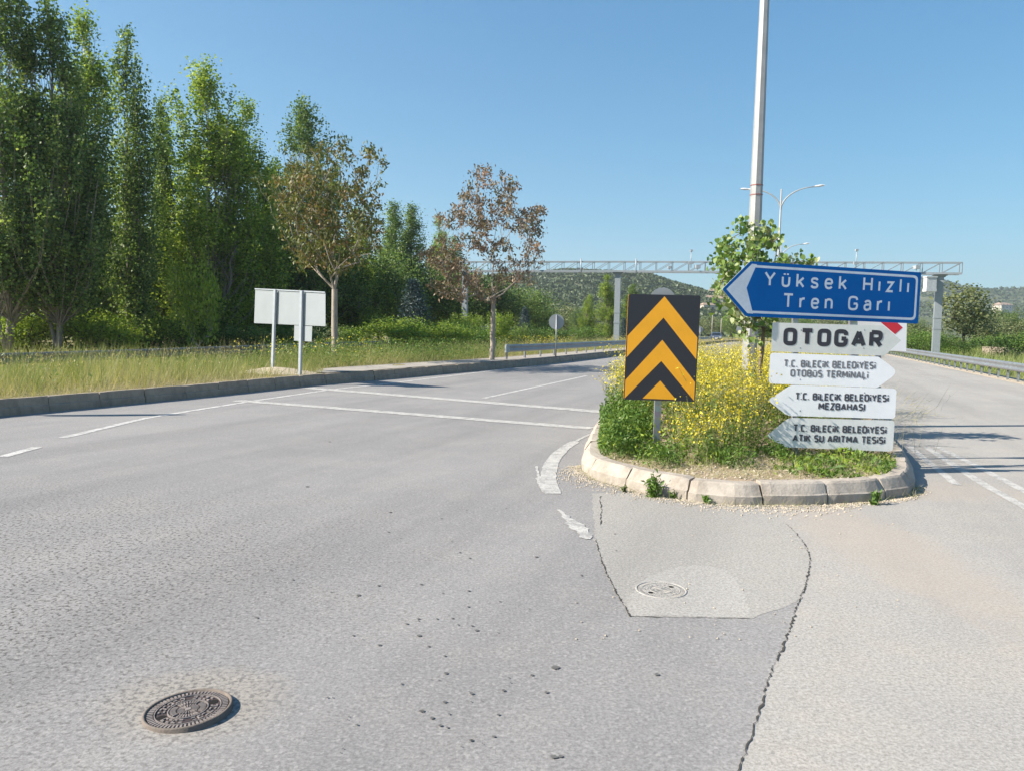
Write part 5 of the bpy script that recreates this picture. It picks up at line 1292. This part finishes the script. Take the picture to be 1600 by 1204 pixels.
# ================================================================== CAR
def car():
    D = 128; x = gz(1117, D); r = empty('hatchback_car', (x, D, 0.004), R(-14), 'small silver blue hatchback driving towards the camera far down the left road', 'car')
    prof = [(-1.9, .25), (-1.95, .55), (-1.75, .78), (-1.05, .92), (-.35, 1.38), (.9, 1.44), (1.75, 1.05), (1.9, .9), (1.9, .28)]  # y forward is -Y
    m = MB(); rows = []
    for sx, ins in ((-.86, 0), (-.82, .03), (.82, .03), (.86, 0)):
        rows.append([(sx * (1 if z < .95 else .80), y, z + (.03 if abs(sx) < .84 else 0) * (z > .5)) for y, z in prof])
    vs = [p for rw in rows for p in rw]; n = len(prof); fs = [(i * n + j, i * n + (j + 1) % n, (i + 1) * n + (j + 1) % n, (i + 1) * n + j) for i in range(3) for j in range(n)] + [tuple(reversed(range(n))), tuple(3 * n + j for j in range(n))]
    m.add(vs, fs); m.build('body', M['carpaint'], r)
    m = MB(); m.add([(-.68, -1.03, .97), (.68, -1.03, .97), (.60, -.42, 1.39), (-.60, -.42, 1.39)], [(0, 1, 2, 3)]); m.build('windscreen', M['glass'], r)
    for s in (-1, 1):
        m = MB(); V = [(s * .80, -.85, .97), (s * .80, 1.3, .97), (s * .72, .95, 1.36), (s * .72, -.3, 1.34)]; m.add(V, [(0, 1, 2, 3) if s > 0 else (3, 2, 1, 0)]); m.build('side_window', M['glass'], r)
        m = MB(); m.box((s * .62, -1.92, .68), (.36, .1, .16)); m.build('headlight', M['lampwhite'], r)
        m = MB(); m.box((s * .93, -.75, 1.0), (.18, .1, .12)); m.build('mirror', M['carpaint'], r)
        for y in (-1.25, 1.25):
            m = MB(); m.tube([(s * .70, y, .3), (s * .88, y, .3)], .3, 16); wl = m.build('wheel', M['rubber'], r); m = MB(); m.tube([(s * .87, y, .3), (s * .895, y, .3)], .18, 12); m.build('rim', M['grey_paint'], wl)
    m = MB(); m.box((0, -1.96, .50), (.52, .03, .12)); m.build('number_plate', M['whitesign'], r); m = MB(); m.box((0, -1.95, .33), (1.3, .08, .14)); m.build('grille', M['rubber'], r)
car()

# ================================================================== MANHOLE COVERS
def manhole(label, px, py, rad, z, tilt, mats, seed, rim_h):
    c = at(px, py); r = empty('manhole_cover', (c.x, c.y, z), .4, label, 'manhole cover'); r.rotation_euler = (tilt[0], tilt[1], .4)
    top, hi, rim = mats
    m = MB(); m.tube([(0, 0, -.05), (0, 0, 0)], rad * .93, 56, 0, True); m.build('lid', top, r)
    m = MB(); n = 64; vs = []
    for a in range(n):
        ca, sa = math.cos(2 * math.pi * a / n), math.sin(2 * math.pi * a / n)
        for rr_, zz in ((rad * 1.03, -.06), (rad * 1.02, .006), (rad * .995, .010), (rad * .95, .008), (rad * .94, -.01)): vs.append((ca * rr_, sa * rr_, zz))
    m.add(vs, [(a * 5 + j, ((a + 1) % n) * 5 + j, ((a + 1) % n) * 5 + j + 1, a * 5 + j + 1) for a in range(n) for j in range(4)], 0, True); m.build('rim', rim, r)
    m = MB(); h = .005
    def arcbar(r0, r1, a0, a1):
        k = max(1, int((a1 - a0) / .12)); vs = []
        for i in range(k + 1):
            a = a0 + (a1 - a0) * i / k
            for rr_, zz in ((r0, 0), (r0, h), (r1, h), (r1, 0)): vs.append((rr_ * math.cos(a), rr_ * math.sin(a), zz))
        m.add(vs, [(i * 4 + j, (i + 1) * 4 + j, (i + 1) * 4 + j + 1, i * 4 + j + 1) for i in range(k) for j in range(3)] + [(0, 1, 2, 3), (k * 4 + 3, k * 4 + 2, k * 4 + 1, k * 4)])
    for k in range(60): arcbar(rad * .78, rad * .91, 2 * math.pi * k / 60, 2 * math.pi * (k + .5) / 60)
    for k in range(36):
        if k % 9 not in (4,): arcbar(rad * .28, rad * .41, 2 * math.pi * k / 36, 2 * math.pi * (k + .5) / 36)
    for k in range(20): arcbar(rad * .10, rad * .24, 2 * math.pi * k / 20, 2 * math.pi * (k + .4) / 20)
    arcbar(0.001, rad * .07, 0, 2 * math.pi); arcbar(rad * .44, rad * .465, 0, 2 * math.pi); arcbar(rad * .735, rad * .755, 0, 2 * math.pi)
    rr_ = random.Random(seed)
    for k in range(26):  # raised cast marks in the band
        a = 2 * math.pi * k / 26
        if k % 13 in (0, 1, 6): continue
        arcbar(rad * .52, rad * .56, a, a + .16); arcbar(rad * .64, rad * .68, a + .03, a + .15)
        if k % 2: arcbar(rad * .52, rad * .68, a, a + .04)
    m.build('pattern', hi, r)
    m = MB()
    for a in (.25, 3.4): 
        cx, cy = rad * .6 * math.cos(a), rad * .6 * math.sin(a); m.tube([(cx, cy, -.02), (cx, cy, .0012)], rad * .11, 18)
    m.build('lift_hole', M['hole'], r); return c
c1 = manhole('raised brown cast iron manhole cover with a radial pattern in the bottom left foreground', 294, 1111, .166, .008, (R(-1.3), R(-2.6)), (M['iron'], M['ironlight'], M['ironrim']), 1, .03)
c2 = manhole('flat dusty manhole cover in the asphalt patch before the island', 1033, 921, .150, .0022, (0, 0), (M['pale_patch'], M['pale_patch'], M['pale_patch']), 2, .0)
# sunken crumbled ring round the raised cover
# gravel heap by the blank board
hp = at(430, 583, .26); m = MB(); n = 26; vs = [(hp.x, hp.y + .1, .26 + .16)]; rr = random.Random(4)
for ring, (rad, z) in enumerate([(.3, .12), (.65, .06), (1.0, -.01)]):
    for k in range(n): a = 2 * math.pi * k / n; vs.append((hp.x + rad * 1.15 * math.cos(a) * rr.uniform(.9, 1.1), hp.y + .1 + rad * .8 * math.sin(a) * rr.uniform(.9, 1.1), .26 + z + rr.uniform(-.015, .015)))
m.add(vs, [(0, 1 + k, 1 + (k + 1) % n) for k in range(n)] + [(1 + j * n + k, 1 + (j + 1) * n + k, 1 + (j + 1) * n + (k + 1) % n, 1 + j * n + (k + 1) % n) for j in range(2) for k in range(n)], 0, True)
tag(m.build('gravel_heap', M['gravel']), 'low heap of pale sandy gravel at the foot of the blank board', 'gravel heap')

bpy.data.objects['manhole_cover.001'].scale = (1, 1, .4)
# a few houses on the far hill
def house(px, py, dist, wd, hh, label, storeys=2):
    c = atd(px, py, dist); r = empty('house', c, R(random.uniform(-25, 25)), label, 'house', 'houses on the far hillside'); m = MB(); m.box((0, 0, hh / 2 - 3), (wd, wd * .7, hh + 6)); m.build('wall', M['houses'], r)
    m = MB(); a, b_ = wd * .56, wd * .4; m.add([(-a, -b_, hh), (a, -b_, hh), (a, b_, hh), (-a, b_, hh), (-a * .6, 0, hh + wd * .18), (a * .6, 0, hh + wd * .18)], [(0, 1, 5, 4), (2, 3, 4, 5), (1, 2, 5), (3, 0, 4), (3, 2, 1, 0)]); m.build('roof', M['tiles'], r)
    for s in range(storeys):
        for k in (-1, 0, 1):
            m = MB(); m.box((k * wd * .3, -wd * .35 - .03, 1.6 + s * 3), (1.4, .08, 1.5)); m.build('window', M['window'], r)
house(1566, 483, 900, 17, 4.5, 'long cream house under the ridge near the right edge')
house(1117, 464, 560, 10, 4, 'pale house high on the slope right of the chevron sign', 1); house(1100, 470, 520, 8, 4, 'pale house above the chevron sign corner', 1); house(1114, 477, 480, 11, 4, 'pale house on the terrace below the high one', 1)
house(1104, 487, 420, 7, 3.5, 'lowest pale house right of the chevron sign', 1)

# ================================================================== HAZE
hzb = MB(); hzb.box((0, 0, 119), (5600, 5600, 240.2 + 0))
hzm = bpy.data.materials.new('thin_haze'); hzm.use_nodes = True; hn_ = hzm.node_tree
hn_.nodes.remove(hn_.nodes['Principled BSDF']); pv_ = hn_.nodes.new('ShaderNodeVolumePrincipled')
pv_.inputs['Color'].default_value = (.88, .94, 1, 1); pv_.inputs['Density'].default_value = .00028; pv_.inputs['Anisotropy'].default_value = .3
hn_.links.new(pv_.outputs[0], hn_.nodes['Material Output'].inputs['Volume'])
tag(hzb.build('haze', hzm), kind='stuff')
